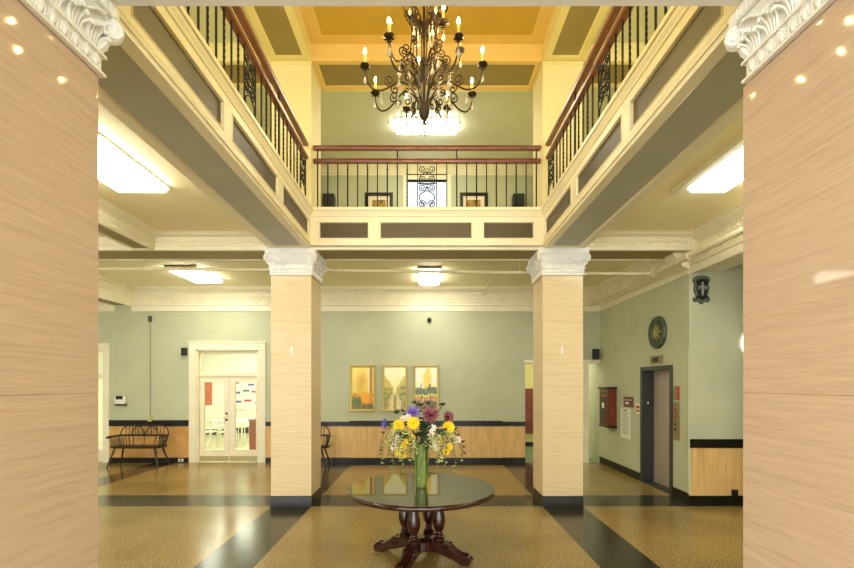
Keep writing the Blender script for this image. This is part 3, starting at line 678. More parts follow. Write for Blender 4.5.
# ------------------------------------------------------------------ chandelier
def chandelier():
    cx, cy = -.03, 4.6
    t = thing('chandelier', 'ornate dark bronze candle chandelier with crystal drops hanging in the atrium', 'chandelier', (cx, cy, 4.46))
    zz = 4.5
    hub = MB().lathe([(0,.04),(.012,.05),(.02,.07),(.05,.10),(.072,.15),(.08,.21),(.078,.25),(.06,.26),(.05,.25),(.02,.27),(0,.27)], 20)
    hub.v = [(x*.72,y*.72,z) for x,y,z in hub.v]
    for k in range(10):
        a = k*PI/5; hub.leaf((.03*math.cos(a),.03*math.sin(a),.085), (math.cos(a),math.sin(a),-.25), (0,0,1), .07, .03, -.5)
    obj('hub', hub, M['bronze'], t)
    st = MB().tube([(0,0,.2),(0,0,2.40)], .014, 10)
    for z, r in ((.68,.045),(1.05,.03),(1.4,.05)): st.lathe([(0,z-.05),(r*.6,z-.04),(r,z),(r*.6,z+.04),(0,z+.05)], 14)
    obj('stem', st, M['bronze'], t)
    obj('canopy', MB().lathe([(0,2.39),(.02,2.39),(.06,2.45),(.075,2.49),(.075,2.511),(0,2.511)], 20), M['bronze'], t)
    # fan of upright rods with curled tops
    rods = [(r,z) for r,z in ((.035,.22),(.05,.35),(.085,.5),(.12,.64),(.14,.78),(.125,.92),(.14,1.06),(.21,1.2),(.25,1.27))]
    rp = catmull([(r,0,z) for r,z in rods], 4) + [Vector((.25+a-.0, 0, 1.27+b)) for a,b in spiral((-.045,.0), .045, .012, 0, 1.3, 14)][1:]
    rodm = MB().tube(rp, .0068, 6)
    rodm.tube([(.13+a,0,.80+b) for a,b in spiral((.05,0), .05, .012, PI, 1.4, 16)], .007, 6)
    rm = rodm.mesh('rod', M['bronze'])
    for k in range(8):
        o = obj('rod', rm, None, t); o.rotation_euler = (0,0,k*PI/4+.2)
    # arms: local xz plane
    def arm_mesh(sc, dz):
        P = [(.04,.30),(.10,.42),(.18,.505),(.27,.515),(.36,.45),(.44,.405),(.52,.41),(.575,.47),(.598,.55),(.60,.60)]
        pts = catmull([(x*sc,0,z+dz) for x,z in P], 5); mb = MB().tube(pts, .0085, 7)
        for (cx_, cz_, r, a0, tn) in ((.36,.52,.055,-PI*.5,1.35), (.30,.435,.045,PI*.5,-1.3), (.19,.42,.05,PI*.5,1.3), (.47,.35,.0,0,0)):
            if r: mb.tube([(cx_*sc+a,0,cz_+dz+b) for a,b in spiral((0,0), r, r*.25, a0, tn, 18)], .0075, 6)
        mb.lathe([(0,.59),(.012,.594),(.026,.606),(.042,.622),(.046,.634),(.04,.636),(.02,.622),(0,.62)], 14, (.60*sc,0,dz))
        for k in range(6):
            a = k*PI/3; mb.leaf((.6*sc+.02*math.cos(a),.02*math.sin(a),.60+dz), (math.cos(a),math.sin(a),.35), (0,0,1), .042, .026, -.4)
        return mb.mesh('arm', M['bronze'])
    cnd = MB().lathe([(0,.63),(.0125,.63),(.0125,.74),(.008,.745),(0,.745)], 10).mesh('candle', M['candle'])
    blb = MB().lathe([(.0,.742),(.008,.745),(.0135,.76),(.012,.775),(.006,.795),(.0,.808)], 8).mesh('candle_bulb', M['bulb'])
    drp = MB()
    drp.tube([(0,0,0),(0,0,-.035)], .0015, 4); drp.ball((0,0,-.04), .009, 6, 4, False); drp.ball((0,0,-.056), .006, 6, 4, False)
    drp.lathe([(0,-.062),(.006,-.068),(.012,-.085),(.019,-.11),(.018,-.122),(.009,-.138),(0,-.142)], 6, smooth=False)
    dm = drp.mesh('crystal_drop', M['crystal'])
    tiers = [(1.0, -.08, [-15,30,64,110,152,193,238,302]), (.62, .2, [5,100,205,300]), (.3, .62, [40,130,220,310])]
    for sc, dz, angs in tiers:
        am = arm_mesh(sc, dz)
        for g in angs:
            a = math.radians(g); o = obj('arm', am, None, t); o.rotation_euler = (0,0,a)
            if sc > .5:
                c = obj('candle', cnd, None, o); c.location = (.6*sc,0,dz); b = obj('candle_bulb', blb, None, o); b.location = (.6*sc,0,dz)
            for x, z in ((.6,.585),(.44,.39),(.27,.39)):
                d = obj('crystal_drop', dm, None, o); d.location = (x*sc, 0, z+dz); d.rotation_euler = (0,0,g*1.7)
    for k in range(6):
        a = k*PI/3+.3; d = obj('crystal_drop', dm, None, t); d.location = (.055*math.cos(a),.055*math.sin(a),.09)
    d = obj('crystal_ball', MB().tube([(0,0,.05),(0,0,.0)],.002,4).ball((0,0,-.02),.026,8,6,False), M['crystal'], t)
chandelier()

# ------------------------------------------------------------------ table with vase and flowers
TX, TY, TZ, TR_ = -.058, 4.82, .75, .785
def table():
    t = thing('pedestal_table', 'round dark mahogany pedestal table with a glossy top in the middle of the lobby', 'table', (TX,TY,0))
    obj('tabletop', MB().lathe([(0,.695),(TR_-.03,.695),(TR_-.01,.698),(TR_-.001,.707),(TR_,.722),(TR_-.003,.735),(TR_-.012,.742),(0,.742)], 96), M['mahog'], t, label='dark red-brown moulded wooden top')
    obj('glass_top', MB().lathe([(0,.742),(TR_-.012,.742),(TR_-.008,.745),(TR_-.012,.75),(0,.75)], 96), M['tabletop'], t, label='dark reflective glass sheet over the wood')
    obj('apron', MB().lathe([(0,.655),(.40,.655),(.42,.665),(.42,.70),(0,.70)], 48), M['mahog'], t)
    col = MB().lathe([(0,.20),(.055,.20),(.06,.215),(.06,.235),(.04,.25),(.036,.262),(.048,.275),(.036,.29),(.034,.30),(.052,.33),(.066,.375),(.069,.41),(.062,.46),(.05,.51),(.04,.555),(.036,.58),(.05,.595),(.036,.607),(.05,.63),(.056,.655),(0,.655)], 20).mesh('turned_column', M['mahog'])
    ft = MB()
    # scrolled foot along local +x
    top = [(-.02,.21),(.10,.21),(.20,.20),(.28,.19),(.34,.165),(.39,.12),(.43,.095),(.47,.09),(.52,.085),(.555,.06),(.56,.03),(.535,.0)]
    bot = [(.45,.0),(.41,.028),(.36,.045),(.30,.06),(.2,.09),(.1,.10),(-.02,.10)]
    poly = top + bot; hw = .055
    ft.extr(poly, (0,-hw,0), (0,hw,0), (1,0,0))
    for s in (-1,1): ft.tube([(.315+a, s*hw, .135+b) for a,b in spiral((0,0), .045, .01, PI*.4, 1.5, 16)], .012, 6)
    for s in (-.03,.0,.03): ft.tube(catmull([(.33,s,.165),(.39,s,.122),(.45,s,.094),(.52,s,.088),(.558,s*1.1,.05)],4), .014, 6)
    fm = ft.mesh('foot', M['mahog'])
    for k in range(4):
        a = math.radians(-23+90*k)
        c = obj('turned_column', col, None, t); c.location = (.20*math.cos(a), .20*math.sin(a), 0)
        o = obj('foot', fm, None, t, bevel=.012); o.rotation_euler = (0,0,a)
    obj('centre_block', MB().lathe([(0,.09),(.13,.09),(.16,.11),(.16,.2),(.13,.215),(0,.215)], 24), M['mahog'], t)
table()

VX, VY = -.06, 4.83
vz = TZ
vs = MB().lathe([(0,0),(.052,0),(.056,.006),(.058,.05),(.060,.15),(.063,.28),(.068,.40),(.074,.455),(.076,.46),(.070,.458),(.06,.40),(.056,.28),(.05,.02),(0,.015)], 32)
tv = thing('flower_vase', 'tall green leafy cylindrical vase holding the mixed bouquet on the round table', 'vase', (VX,VY,vz))
obj('vase_body', vs, M['vase'], tv)
lv = MB()
for k in range(9):
    a = k*2*PI/9+.2; lv.leaf((.061*math.cos(a),.061*math.sin(a),.02+.03*(k%3)), (0.06*math.cos(a),.06*math.sin(a),1), (math.cos(a),math.sin(a),0), .36, .035, .01)
obj('leaf_lining', lv, M['leaf'], tv)

FD = 450/4.75
def fpos(px, py, y=4.75): return Vector(((px-427)*y/450, y, 1.85+(384-py)*y/450))
def orient(n):
    n = Vector(n).normalized(); x = Vector((1,0,0)); x = (x-n*x.dot(n)).normalized(); y = n.cross(x)
    return Matrix((x,y,n)).transposed()
def bloom_mesh(R, layers, pw, dome, center_r):
    pet = MB()
    for n, rr, el, ph in layers:
        for k in range(n):
            a = 2*PI*k/n + ph; ce, se = math.cos(el), math.sin(el)
            pet.leaf((center_r*.5*math.cos(a), center_r*.5*math.sin(a), 0.004), (ce*math.cos(a), ce*math.sin(a), se), (-se*math.cos(a), -se*math.sin(a), ce), R*rr, R*pw, -.12)
    cen = MB().lathe([(center_r,0),(center_r*.95,dome*.4),(center_r*.6,dome*.85),(0,dome)], 14)
    return pet, cen
def flower(name, label, cat, px, py, y, n, mesh, mats, grp=None, sc=1):
    p = fpos(px, py, y); Rm = orient(n); t = thing(name, label, cat, p, 0, grp or 'flowers in the vase'); t.rotation_euler = Rm.to_euler()
    h = obj('petals', mesh[0], mats[0], t); c = obj('flower_centre', mesh[1], mats[1], t)
    h.scale = c.scale = (sc,)*3
    k = random.random()*6.28; mouth = Vector((VX+.04*math.cos(k), VY+.04*math.sin(k), vz+.40))
    inner = Vector((VX+.015*math.cos(k+2), VY+.015*math.sin(k+2), vz+.12))
    nn = Vector(n).normalized(); pts = catmull([inner, mouth, mouth*.45+p*.55+Vector((0,0,.02))-nn*.02, p-nn*.004], 5)
    obj('flower_stem', MB().tube([Rm.transposed() @ (q-p) for q in pts], .0045, 5), M['stem'], t)
    return t
sunf = bloom_mesh(.085, [(16,1,.15,0),(16,.9,.45,.2),(12,.6,.8,.1)], .36, .02, .022)
sun = (sunf[0].mesh('petals', M['yellow']), sunf[1].mesh('flower_centre', M['ycenter']))
asf = bloom_mesh(.078, [(22,1,.2,0),(20,.85,.55,.1),(14,.55,.9,0)], .17, .02, .018)
aster = (asf[0].mesh('petals', M['purple']), asf[1].mesh('flower_centre', M['pinkc']))
daf = bloom_mesh(.092, [(18,1,.1,0),(18,.88,.4,.17),(14,.7,.75,.1),(10,.45,1.1,0)], .26, .02, .018)
dahl = (daf[0].mesh('petals', M['maroon']), daf[1].mesh('flower_centre', M['pinkc']))
whf = bloom_mesh(.042, [(7,1,.25,0),(6,.7,.7,.3)], .55, .01, .009)
whm = (whf[0].mesh('petals', M['whitepetal']), whf[1].mesh('flower_centre', M['ycenter']))
ysf = bloom_mesh(.045, [(8,1,.2,0),(7,.75,.7,.3)], .5, .012, .011)
ysm = (ysf[0].mesh('petals', M['yellow']), ysf[1].mesh('flower_centre', M['ycenter']))
flower('yellow_bloom', 'large yellow flower on the left of the bouquet, below the violet ones', 'flower', 399, 426, 4.74, (-.25,-1,.2), sun, (None,None), sc=.8)
flower('yellow_bloom', 'large yellow flower at the centre of the bouquet under the upright violet flower', 'flower', 413.5, 423.5, 4.68, (-.1,-1,.3), sun, (None,None), sc=.8)
flower('yellow_bloom', 'large yellow flower on the right of the bouquet below the small maroon bloom', 'flower', 448, 427.5, 4.74, (.3,-1,.15), sun, (None,None), sc=.8)
flower('violet_bloom', 'violet flower facing the camera at the top of the bouquet', 'flower', 413, 413, 4.78, (-.15,-1,.45), aster, (None,None))
flower('violet_bloom', 'violet flower seen edge-on at the far left of the bouquet', 'flower', 386.5, 424, 4.80, (-1,-.35,.1), aster, (None,None), sc=.95)
flower('maroon_bloom', 'large maroon flower at the top of the bouquet', 'flower', 430.5, 415.5, 4.76, (.1,-1,.4), dahl, (None,None))
flower('maroon_bloom', 'smaller maroon flower at the upper right of the bouquet', 'flower', 448, 417, 4.86, (.6,-1,.3), dahl, (None,None), sc=.75)
for px, py, y in ((408,441,4.7),(404,446,4.68),(412,438,4.66),(446,452,4.7),(450,447,4.72),(439,440,4.68),(404,455,4.7),(399,453,4.74)):
    flower('small_yellow_bloom', 'small bright yellow flower low in the bouquet', 'flower', px, py, y, (random.uniform(-.5,.5),-1,random.uniform(-.1,.5)), ysm, (None,None), 'small yellow flowers in the vase', .9)
for px, py, y in ((397,440,4.7),(394,447,4.7),(400,436,4.72),(433,428,4.68),(435,442,4.66),(436,448,4.68),(431,434,4.66),(458,440,4.76),(408,417,4.74),(403,419,4.78)):
    flower('white_bloom', 'small white flower among the leaves of the bouquet', 'flower', px, py, y, (random.uniform(-.5,.5),-1,random.uniform(-.1,.6)), whm, (None,None), 'small white flowers in the vase', 1)
def sprig(px0, py0, px1, py1, y, m='leaf', n=14, L=.05, label='', name='trailing_sprig', grp='trailing leafy sprigs in the vase', dy=0):
    a = Vector((VX, VY, vz+.30)); k = fpos(px0, py0, y); e = fpos(px1, py1, y+dy)
    t = thing(name, label, 'foliage', a, 0, grp)
    pts = catmull([Vector((0,0,-.15)), Vector((0,0,.05)), (k-a)*.6+Vector((0,0,.07)), k-a, (k-a)*.35+(e-a)*.65+Vector(((k-e).x*-.15,0,.02)), e-a], 5)
    obj('sprig_stem', MB().tube(pts, [.0035]*(len(pts)-4)+[.0025]*4, 5), M['stem' if m != 'brownleaf' else 'brownleaf'], t)
    lb = MB()
    for i in range(n):
        f = .3+.7*i/(n-1); q = pts[min(len(pts)-1, int(f*(len(pts)-1)))]
        ang = random.random()*6.28; d = Vector((math.cos(ang), -abs(math.sin(ang))*.8, random.uniform(-.6,.7)))
        lb.leaf(q, d, (random.uniform(-.4,.4),-1,.5), L*random.uniform(.7,1.2), L*.5, -.2, 4)
    obj('sprig_leaves', lb, M[m], t)
for i, (a,b,c,d_,y,m) in enumerate(((392,425,381,462,4.74,'leaf'),(396,432,393,472,4.66,'leaf'),(399,438,403,470,4.62,'leaf'),(400,430,388,455,4.8,'leaf'),
    (450,432,456,470,4.72,'leaf'),(446,436,445,470,4.62,'leaf'),(452,428,463,460,4.78,'leaf'),(444,440,437,466,4.6,'leaf'),(408,438,412,464,4.58,'leaf'))):
    sprig(a,b,c,d_,y,m, label='pale green leafy sprig trailing from the side of the bouquet', n=18, L=.045)
for i, (a,b,c,d_,y) in enumerate(((394,436,385,448,4.7),(399,430,390,436,4.68),(405,434,398,458,4.6),(440,436,444,446,4.62),(446,432,456,444,4.68),(436,440,440,462,4.58),(412,440,416,452,4.6),(430,438,432,450,4.6))):
    sprig(a,b,c,d_,y,'paleleaf', label='pale yellow green sprig filling the lower side of the bouquet', n=26, L=.038, name='filler_sprig', grp='pale filler sprigs in the vase')
for (a,b,c,d_,y) in ((388,428,379,455,4.86),(456,430,463,452,4.9)):
    sprig(a,b,c,d_,y,'brownleaf', label='bronze brown grass blade arching out of the bouquet', n=8, L=.05, name='arching_grass', grp='arching brown grasses in the vase')
for (a,b,c,d_,y) in ((424,412,420,404,4.84),(432,410,426,402,4.88),(438,412,444,403,4.84),(405,412,394,412,4.88),(418,408,413,402,4.9)):
    sprig(a,b,c,d_,y,'darkleaf', label='dark green leafy branch standing at the top of the bouquet', n=10, L=.055, name='leafy_branch', grp='dark leafy branches in the vase')
for (a,b,c,d_,y) in ((420,432,416,440,4.68),(426,430,428,440,4.66),(438,430,442,436,4.7),(404,432,402,438,4.72),(424,424,423,430,4.72)):
    sprig(a,b,c,d_,y,'darkleaf', label='dark green leafy branch filling the middle of the bouquet', n=16, L=.07, name='leafy_branch', grp='dark leafy branches filling the bouquet')

# ------------------------------------------------------------------ Windsor benches
def bench():
    t = thing('spindle_bench', 'dark wooden spindle-back bench against the wall left of the double doors', 'bench', (-6.45, 10.12, 0), 0, 'spindle benches along the back wall')
    hw = .545
    seat = MB(); n = 24; out = []
    for k in range(n): a = 2*PI*k/n; out.append((hw*math.copysign(abs(math.cos(a))**.45, math.cos(a)), .215*math.copysign(abs(math.sin(a))**.55, math.sin(a))))
    vs_ = [(x*.97,y*.95,.425) for x,y in out] + [(x,y,.44) for x,y in out] + [(x,y,.455) for x,y in out] + [(x*.95,y*.9,.462) for x,y in out]
    fs = [(i*n+j, i*n+(j+1)%n, i*n+n+(j+1)%n, i*n+n+j) for i in range(3) for j in range(n)] + [tuple(range(n))[::-1], tuple(range(3*n,4*n))]
    seat.add(vs_, fs); obj('seat', seat, M['benchwood'], t)
    for x, y in ((-1,-1),(1,-1),(-1,1),(1,1)):
        a, b = Vector((x*.40,y*.14,.43)), Vector((x*.51,y*.23,0)); pts = [a.lerp(b,k/8) for k in range(9)]
        obj('leg', MB().tube(pts, [.016,.018,.021,.019,.016,.021,.02,.016,.013], 8), M['benchwood'], t)
    # arm rail: U shaped, rising slightly to the back
    def rail(u): # u in 0..1 along the U
        if u < .2: k = u/.2; return Vector((-.528, -.19+.30*k, .665+.01*k))
        if u > .8: k = (1-u)/.2; return Vector((.528, -.19+.30*k, .665+.01*k))
        k = (u-.2)/.6; a = PI*(1-k); return Vector((.528*math.copysign(abs(math.cos(a))**.5, math.cos(a)), .11+.10*max(0,math.sin(a))**.5, .675))
    obj('arm_rail', MB().tube([rail(i/40) for i in range(41)], [.021 if 3 < i < 37 else .026 for i in range(41)], 8), M['benchwood'], t)
    spn = MB
    for i in range(25):
        u = .04+.92*i/24; p = rail(u); b = Vector((p.x*.90, min(.19,max(-.17,p.y*.85)), .455))
        obj('spindle', MB().tube([b, b.lerp(p,.5), p], [.008,.0095,.007], 6), M['benchwood'], t)
    arcs = [(-.50,-.02),(-.26,.26),(.02,.50)]
    for k, (x0,x1) in enumerate(arcs):
        c = (x0+x1)/2; r = (x1-x0)/2; hgt = .25 if k == 1 else .235
        pts = [Vector((c-r*math.cos(PI*i/18), .20+.05*math.sin(PI*i/18), .68+hgt*max(0,math.sin(PI*i/18))**.8)) for i in range(19)]
        obj('back_bow', MB().tube(pts, .0125, 8), M['benchwood'], t)
        for j in range(-2,3):
            x = c+r*.28*j; h = .68+hgt*max(0,1-(j*.28)**2)**.4
            obj('back_spindle', MB().tube([(x*.98,.2,.675),(x,.235,h-.004)], .0065, 6), M['benchwood'], t)
    return t
b1 = bench(); b1.location.x = -6.48; b1.scale = (1.1, 1, 1)
b2 = copy_tree(b1); b2.location = (-2.78, 10.1, 0); tag(b2, 'dark wooden spindle-back bench mostly hidden behind the pillar by the double doors')

# ------------------------------------------------------------------ paintings and framed pictures
def mixc(a, b, t): t = max(0,min(1,t)); return tuple(x+(y-x)*t for x,y in zip(a,b))
def nz(x, y, s): 
    v = math.sin(x*12.9898+y*78.233+s*37.7)*43758.5453; return v-math.floor(v)
def sn(x, y, s):
    i, j = math.floor(x), math.floor(y); fx, fy = x-i, y-j; fx = fx*fx*(3-2*fx); fy = fy*fy*(3-2*fy)
    return (nz(i,j,s)*(1-fx)+nz(i+1,j,s)*fx)*(1-fy)+(nz(i,j+1,s)*(1-fx)+nz(i+1,j+1,s)*fx)*fy
def art(k, u, v):
    t = sn(u*7, v*12, k); q = sn(u*16, v*26, k+5); v += .07*(sn(u*9, v*5, k+2)-.5)+.03*(q-.5); u += .03*(t-.5)
    if k == 0:
        c = mixc((196,176,70), (232,208,110), v); d = math.hypot((u-.42)*1.3, (v-.62)*1.2); c = mixc((196,150,50), c, d*2.2-.1+t*.3)
        if .74 < u < .80 and v > .2: c = (236,220,170)
        if .82 < u < .93: c = mixc((130,84,40), (176,120,60), q)
        if v < .40: c = mixc((214,180,30), (176,120,26), t*1.4); 
        if v < .40 and math.hypot((u-.65),(v-.28)*1.5) < .22: c = (216,150,20)
        if v < .30 and math.hypot((u-.2)*.9,(v-.14)) < .2: c = mixc((60,84,40),(110,120,50),q)
        if v < .12: c = mixc((66,78,34),(140,116,50),q)
    elif k == 1:
        c = mixc((226,206,110), (246,236,178), (v-.4)*2+t*.3); w = abs(u-.5)
        if v < .45+w*.75 and w > .08+ .02*t: c = mixc((206,186,76),(160,150,60),t)
        if v < .46+.1*t and w > .1: c = mixc((86,100,50),(196,176,60),q)
        if v < .42 and w < .06+(.42-v)*1.0: c = mixc((176,164,96),(216,200,130),q)
        if v < .34 and w < .05: c = mixc((110,100,60),(150,140,80),q)
        if v < .2 and w > .3: c = mixc((120,112,56),(170,150,70),q)
    else:
        c = mixc((250,246,226), (236,226,170), t*1.3); d = math.hypot((u-.55)*1.5,(v-.68)*.9)
        if d < .24+.1*t: c = mixc((222,186,60),(236,206,90),q)
        if v < .47+.06*t: c = mixc((50,76,44),(110,124,60),q)
        if .30 < v < .35: c = (206,196,70)
        if .2 < v <= .29: c = mixc((176,120,50),(206,150,70),q)
        if v < .17: c = mixc((60,74,40),(150,96,50),q)
        if (abs(u-.26) < .02 or abs(u-.68) < .02) and v < .62: c = (84,66,46)
    return lin(tuple(min(255, x*1.12+6) for x in c))
def canvas(name, parent, hw, hh, y, fn, nx=26, ny=46):
    mb = MB(); vs = [(-hw+2*hw*i/nx, y, -hh+2*hh*j/ny) for j in range(ny+1) for i in range(nx+1)]
    mb.add(vs, [(j*(nx+1)+i, j*(nx+1)+i+1, (j+1)*(nx+1)+i+1, (j+1)*(nx+1)+i) for j in range(ny) for i in range(nx)])
    me = mb.mesh(name, M['paint']); at = me.color_attributes.new('Col', 'FLOAT_COLOR', 'POINT')
    for j in range(ny+1):
        for i in range(nx+1): at.data[j*(nx+1)+i].color = tuple(fn(i/nx, j/ny)) + (1,)
    return obj(name, me, None, parent)
for k, (x, lb) in enumerate(((-1.51,'golden autumn tree painting in a gilt frame, leftmost of the three on the back wall'), (-.754,'painting of a pale path between hedges, middle of the three gilt frames'), (-.02,'painting of a tree before dark green fields, rightmost of the three gilt frames'))):
    t = thing('framed_painting', lb, 'painting', (x, YB, 1.75), 0, 'three gilt framed landscapes on the back wall')
    T = lambda a,b,h: (a, -h, b)
    obj('picture_frame', MB().ring((-.305,.305,-.545,.545), [(0,0),(0,.035),(.012,.045),(.03,.04),(.05,.028),(.055,.018)], T), M['gilt'], t)
    canvas('canvas', t, .252, .492, -.02, lambda u, v, k=k: art(k,u,v))
def redart(u, v):
    t = sn(u*6, v*6, 9); return lin(mixc((150,60,36),(222,190,120), t*1.2) if v < .6 else mixc((60,80,50),(210,150,70),t))
for x, lb in ((-1.13,'black framed picture on the gallery wall left of the bright window'), (1.10,'black framed picture on the gallery wall right of the bright window')):
    t = thing('framed_picture', lb, 'picture', (x, YB, 5.98), 0, 'black framed pictures on the gallery wall'); T = lambda a,b,h: (a, -h, b)
    obj('picture_frame', MB().ring((-.33,.33,-.37,.37), [(0,0),(0,.03),(.02,.04),(.075,.03),(.08,.01)], T), M['blackframe'], t)
    obj('mount', MB().ring((-.25,.25,-.29,.29), [(0,.008),(.0,.012),(.09,.012)], T), M['mattboard'], t)
    canvas('picture_print', t, .165, .205, -.011, redart, 12, 12)
for x, lb in ((-2.28,'small black box at the end of the gallery wall beside the left pier'), (2.12,'small black box at the end of the gallery wall beside the right pier')):
    t = thing('loudspeaker', lb, 'speaker', (x, YB-.12, 6.1)); obj('cabinet', MB().box(-.13,.13,-.1,.12,-.14,.15), M['blackplastic'], t, bevel=.01); obj('speaker_grille', MB().box(-.11,.11,-.108,-.1,-.12,.13), M['darkgrey'], t)

# ------------------------------------------------------------------ small things on the back wall
t = thing('dome_camera', 'small black dome camera on the wall high above the paintings', 'camera', (.055, YB, 3.36))
obj('mounting_plate', MB().lathe([(0,0),(.05,0),(.05,.02),(0,.02)], 16, axis=Matrix.Rotation(PI/2,3,'X')), M['blackplastic'], t); obj('dome', MB().ball((0,-.045,-.01), (.05,.05,.06), 14, 8), M['blackplastic'], t)
t = thing('wall_conduit', 'thin cream conduit running down the wall above the spindle bench', 'conduit', (-6.51, YB, 1.03))
obj('conduit_tube', MB().tube([(0,-.014,.06),(0,-.014,2.3)], .012, 8), M['sage2'], t); obj('outlet_box', MB().box(-.05,.05,-.05,0,-.06,.07), M['hallwall'], t, bevel=.006)
obj('junction_box', MB().box(-.035,.035,-.05,0,2.28,2.42), M['verdigris'], t, bevel=.006)
t = thing('motion_sensor', 'small black box on the wall at the upper corner of the double door frame', 'sensor', (-5.69, YB, 2.61))
obj('sensor_body', MB().box(-.055,.05,-.10,0,-.09,.09), M['blackplastic'], t, bevel=.012); obj('sensor_lens', MB().box(-.035,.03,-.106,-.1,-.06,.0), M['darkgrey'], t)
t = thing('wall_dispenser', 'white and black wall dispenser above the end of the spindle bench', 'dispenser', (-7.19, YB, 1.46))
obj('dispenser_body', MB().box(-.13,.12,-.09,0,-.09,.10), M['plastic'], t, bevel=.03); obj('dispenser_window', MB().box(-.08,.08,-.096,-.088,.03,.11), M['blackplastic'], t, bevel=.006); obj('drip_tray', MB().box(-.10,.13,-.11,0,-.115,-.088), M['blackplastic'], t)
t = thing('wall_outlet', 'small pale outlet in the black baseboard beside the double doors', 'outlet', (-5.78, YB-.032, .06))
obj('outlet_plate', MB().box(-.06,.06,-.008,0,-.035,.035), M['plastic'], t, bevel=.003); obj('outlet_socket', MB().box(-.03,.03,-.011,-.008,-.018,.018), M['ink'], t)
t = thing('corner_speaker', 'small black speaker mounted at the top of the hallway opening', 'speaker', (3.95, YB, 2.55))
obj('cabinet', MB().box(-.07,.07,-.13,-.02,-.13,.12), M['blackplastic'], t, bevel=.012); obj('mount_arm', MB().box(-.02,.02,-.03,0,-.03,.03), M['blackplastic'], t)

# ------------------------------------------------------------------ elevator wall
t = thing('elevator_entrance', 'elevator with a brushed steel door in a charcoal frame on the side wall', 'elevator', (XE, 8.02, 0))
y0, y1 = EY[0]-8.02, EY[1]-8.02; z1 = EY[2]
ef = MB(); ef.box(-.02,.26,y0-.075,y0+.004,0,z1+.07); ef.box(-.02,.26,y1-.004,y1+.075,0,z1+.07); ef.box(-.02,.26,y0,y1,z1-.004,z1+.07)
obj('elevator_frame', ef, M['grey'], t, bevel=.004)
obj('elevator_door', MB().box(.20,.24,y0,y1-.0,.01,z1), M['steel'], t); obj('door_sill', MB().box(0,.26,y0,y1,0,.012), M['darkgrey'], t)
obj('jamb_plate', MB().box(.06,.13,y1-.012,y1-.004,1.44,1.54), M['blackplastic'], t); obj('jamb_number', MB().box(.075,.105,y1-.015,y1-.012,1.47,1.52), M['paper'], t)
def on_wall(name, label, cat, yc, zc): return thing(name, label, cat, (XE, yc, zc))
t = on_wall('floor_indicator', 'small brass floor indicator above the elevator door', 'indicator', 7.98, 2.28)
obj('indicator_plate', MB().box(-.03,0,-.20,.20,-.07,.07), M['brass'], t, bevel=.004); obj('indicator_display', MB().box(-.034,-.03,-.10,.10,-.04,.04), M['blackplastic'], t)
t = on_wall('wall_medallion', 'round dark green medallion with a gold flower relief above the elevator', 'medallion', 7.93, 2.76)
RX = Matrix.Rotation(-PI/2,3,'Y')
obj('medallion_disc', MB().lathe([(0,0),(.285,0),(.285,.03),(.27,.05),(.235,.055),(.215,.04),(.20,.03),(0,.03)], 40, axis=RX), M['verdigris'], t)
fl = MB()
for k in range(8):
    a = k*PI/4; L_ = .14 if k % 2 == 0 else .12; fl.leaf((-.035, .03*math.cos(a), .03*math.sin(a)), (-.02, math.cos(a), math.sin(a)), (-1,0,0), L_, .042, .12)
    a2 = a+PI/8; fl.ball((-.036, .10*math.cos(a2), .10*math.sin(a2)), .012, 6, 4)
fl.ball((-.045,0,0), (.02,.03,.03), 10, 6); obj('medallion_relief', fl, M['goldleaf'], t)
t = on_wall('wall_mailbox', 'red-brown wooden mail box hung on the wall beyond the elevator', 'mailbox', 9.89, 1.35)
mb = MB().box(-.205,0,-.22,.22,-.40,.39); obj('box_body', mb, M['redwood'], t, bevel=.006)
obj('box_lid', MB().box(-.235,0,-.245,.245,.39,.435), M['darkwood'], t, bevel=.01); obj('box_foot', MB().extr([(0,0),(-.225,0),(-.20,-.045),(-.0,-.06)], (0,-.235,-.40), (0,.235,-.40), (1,0,0)), M['darkwood'], t, bevel=.005)
obj('front_panel', MB().box(-.212,-.205,-.19,.19,-.36,.22), M['darkwood'], t); obj('mail_slot', MB().box(-.216,-.205,-.14,.14,.28,.32), M['blackplastic'], t); obj('notice_card', MB().box(-.215,-.212,-.06,.05,-.03,.09), M['paper'], t)
def sign(name, label, yc, zc, hy, hz, m, bars, cat='sign', th=.012):
    t = on_wall(name, label, cat, yc, zc); obj('sign_plate', MB().box(-th,0,-hy,hy,-hz,hz), M[m], t, bevel=.002)
    for (a0,a1,b0,b1,mm) in bars: obj('sign_marking', MB().box(-th-.002,-th,a0*hy,a1*hy,b0*hz,b1*hz), M[mm], t)
sign('red_wall_sign', 'dark red sign with pale lettering beside the elevator', 9.10, 1.487, .215, .105, 'redsign', [(-.8,.8,.25,.55,'silver'),(-.1,.6,-.45,-.05,'paper')])
sign('paper_notice', 'tall white paper notice of fine print below the dark red sign', 9.24, 1.045, .225, .31, 'paper', [(-.4,.4,.82,.9,'ink')]+[(-.7,.7 if k%3 else .45,.68-.115*k,.72-.115*k,'silver') for k in range(13)])
sign('small_wall_sign', 'small white sign with red bands touching the elevator frame', 8.69, 1.37, .085, .10, 'paper', [(-.8,.8,.1,.6,'brightred'),(-.8,.8,-.55,-.2,'brightred')])
sign('fire_sign', 'small brass and red sign on the near side of the elevator door', 7.345, 1.70, .085, .115, 'brass', [(-1,-.3,-1,1,'brightred')])
t = on_wall('call_panel', 'tall brass call button panel on the near side of the elevator', 'call panel', 7.345, 1.245)
obj('panel_plate', MB().box(-.015,0,-.085,.085,-.31,.31), M['brass'], t, bevel=.003)
for y_, z_, m in ((.04,.18,'brightred'),(-.01,.12,'brightred'),(.03,.06,'brightred'),(.02,-.06,'blackplastic'),(.02,-.14,'blackplastic')): obj('call_button', MB().lathe([(0,0),(.022,0),(.02,.01),(0,.012)], 12, (-.015,y_,z_), axis=RX), M[m], t)

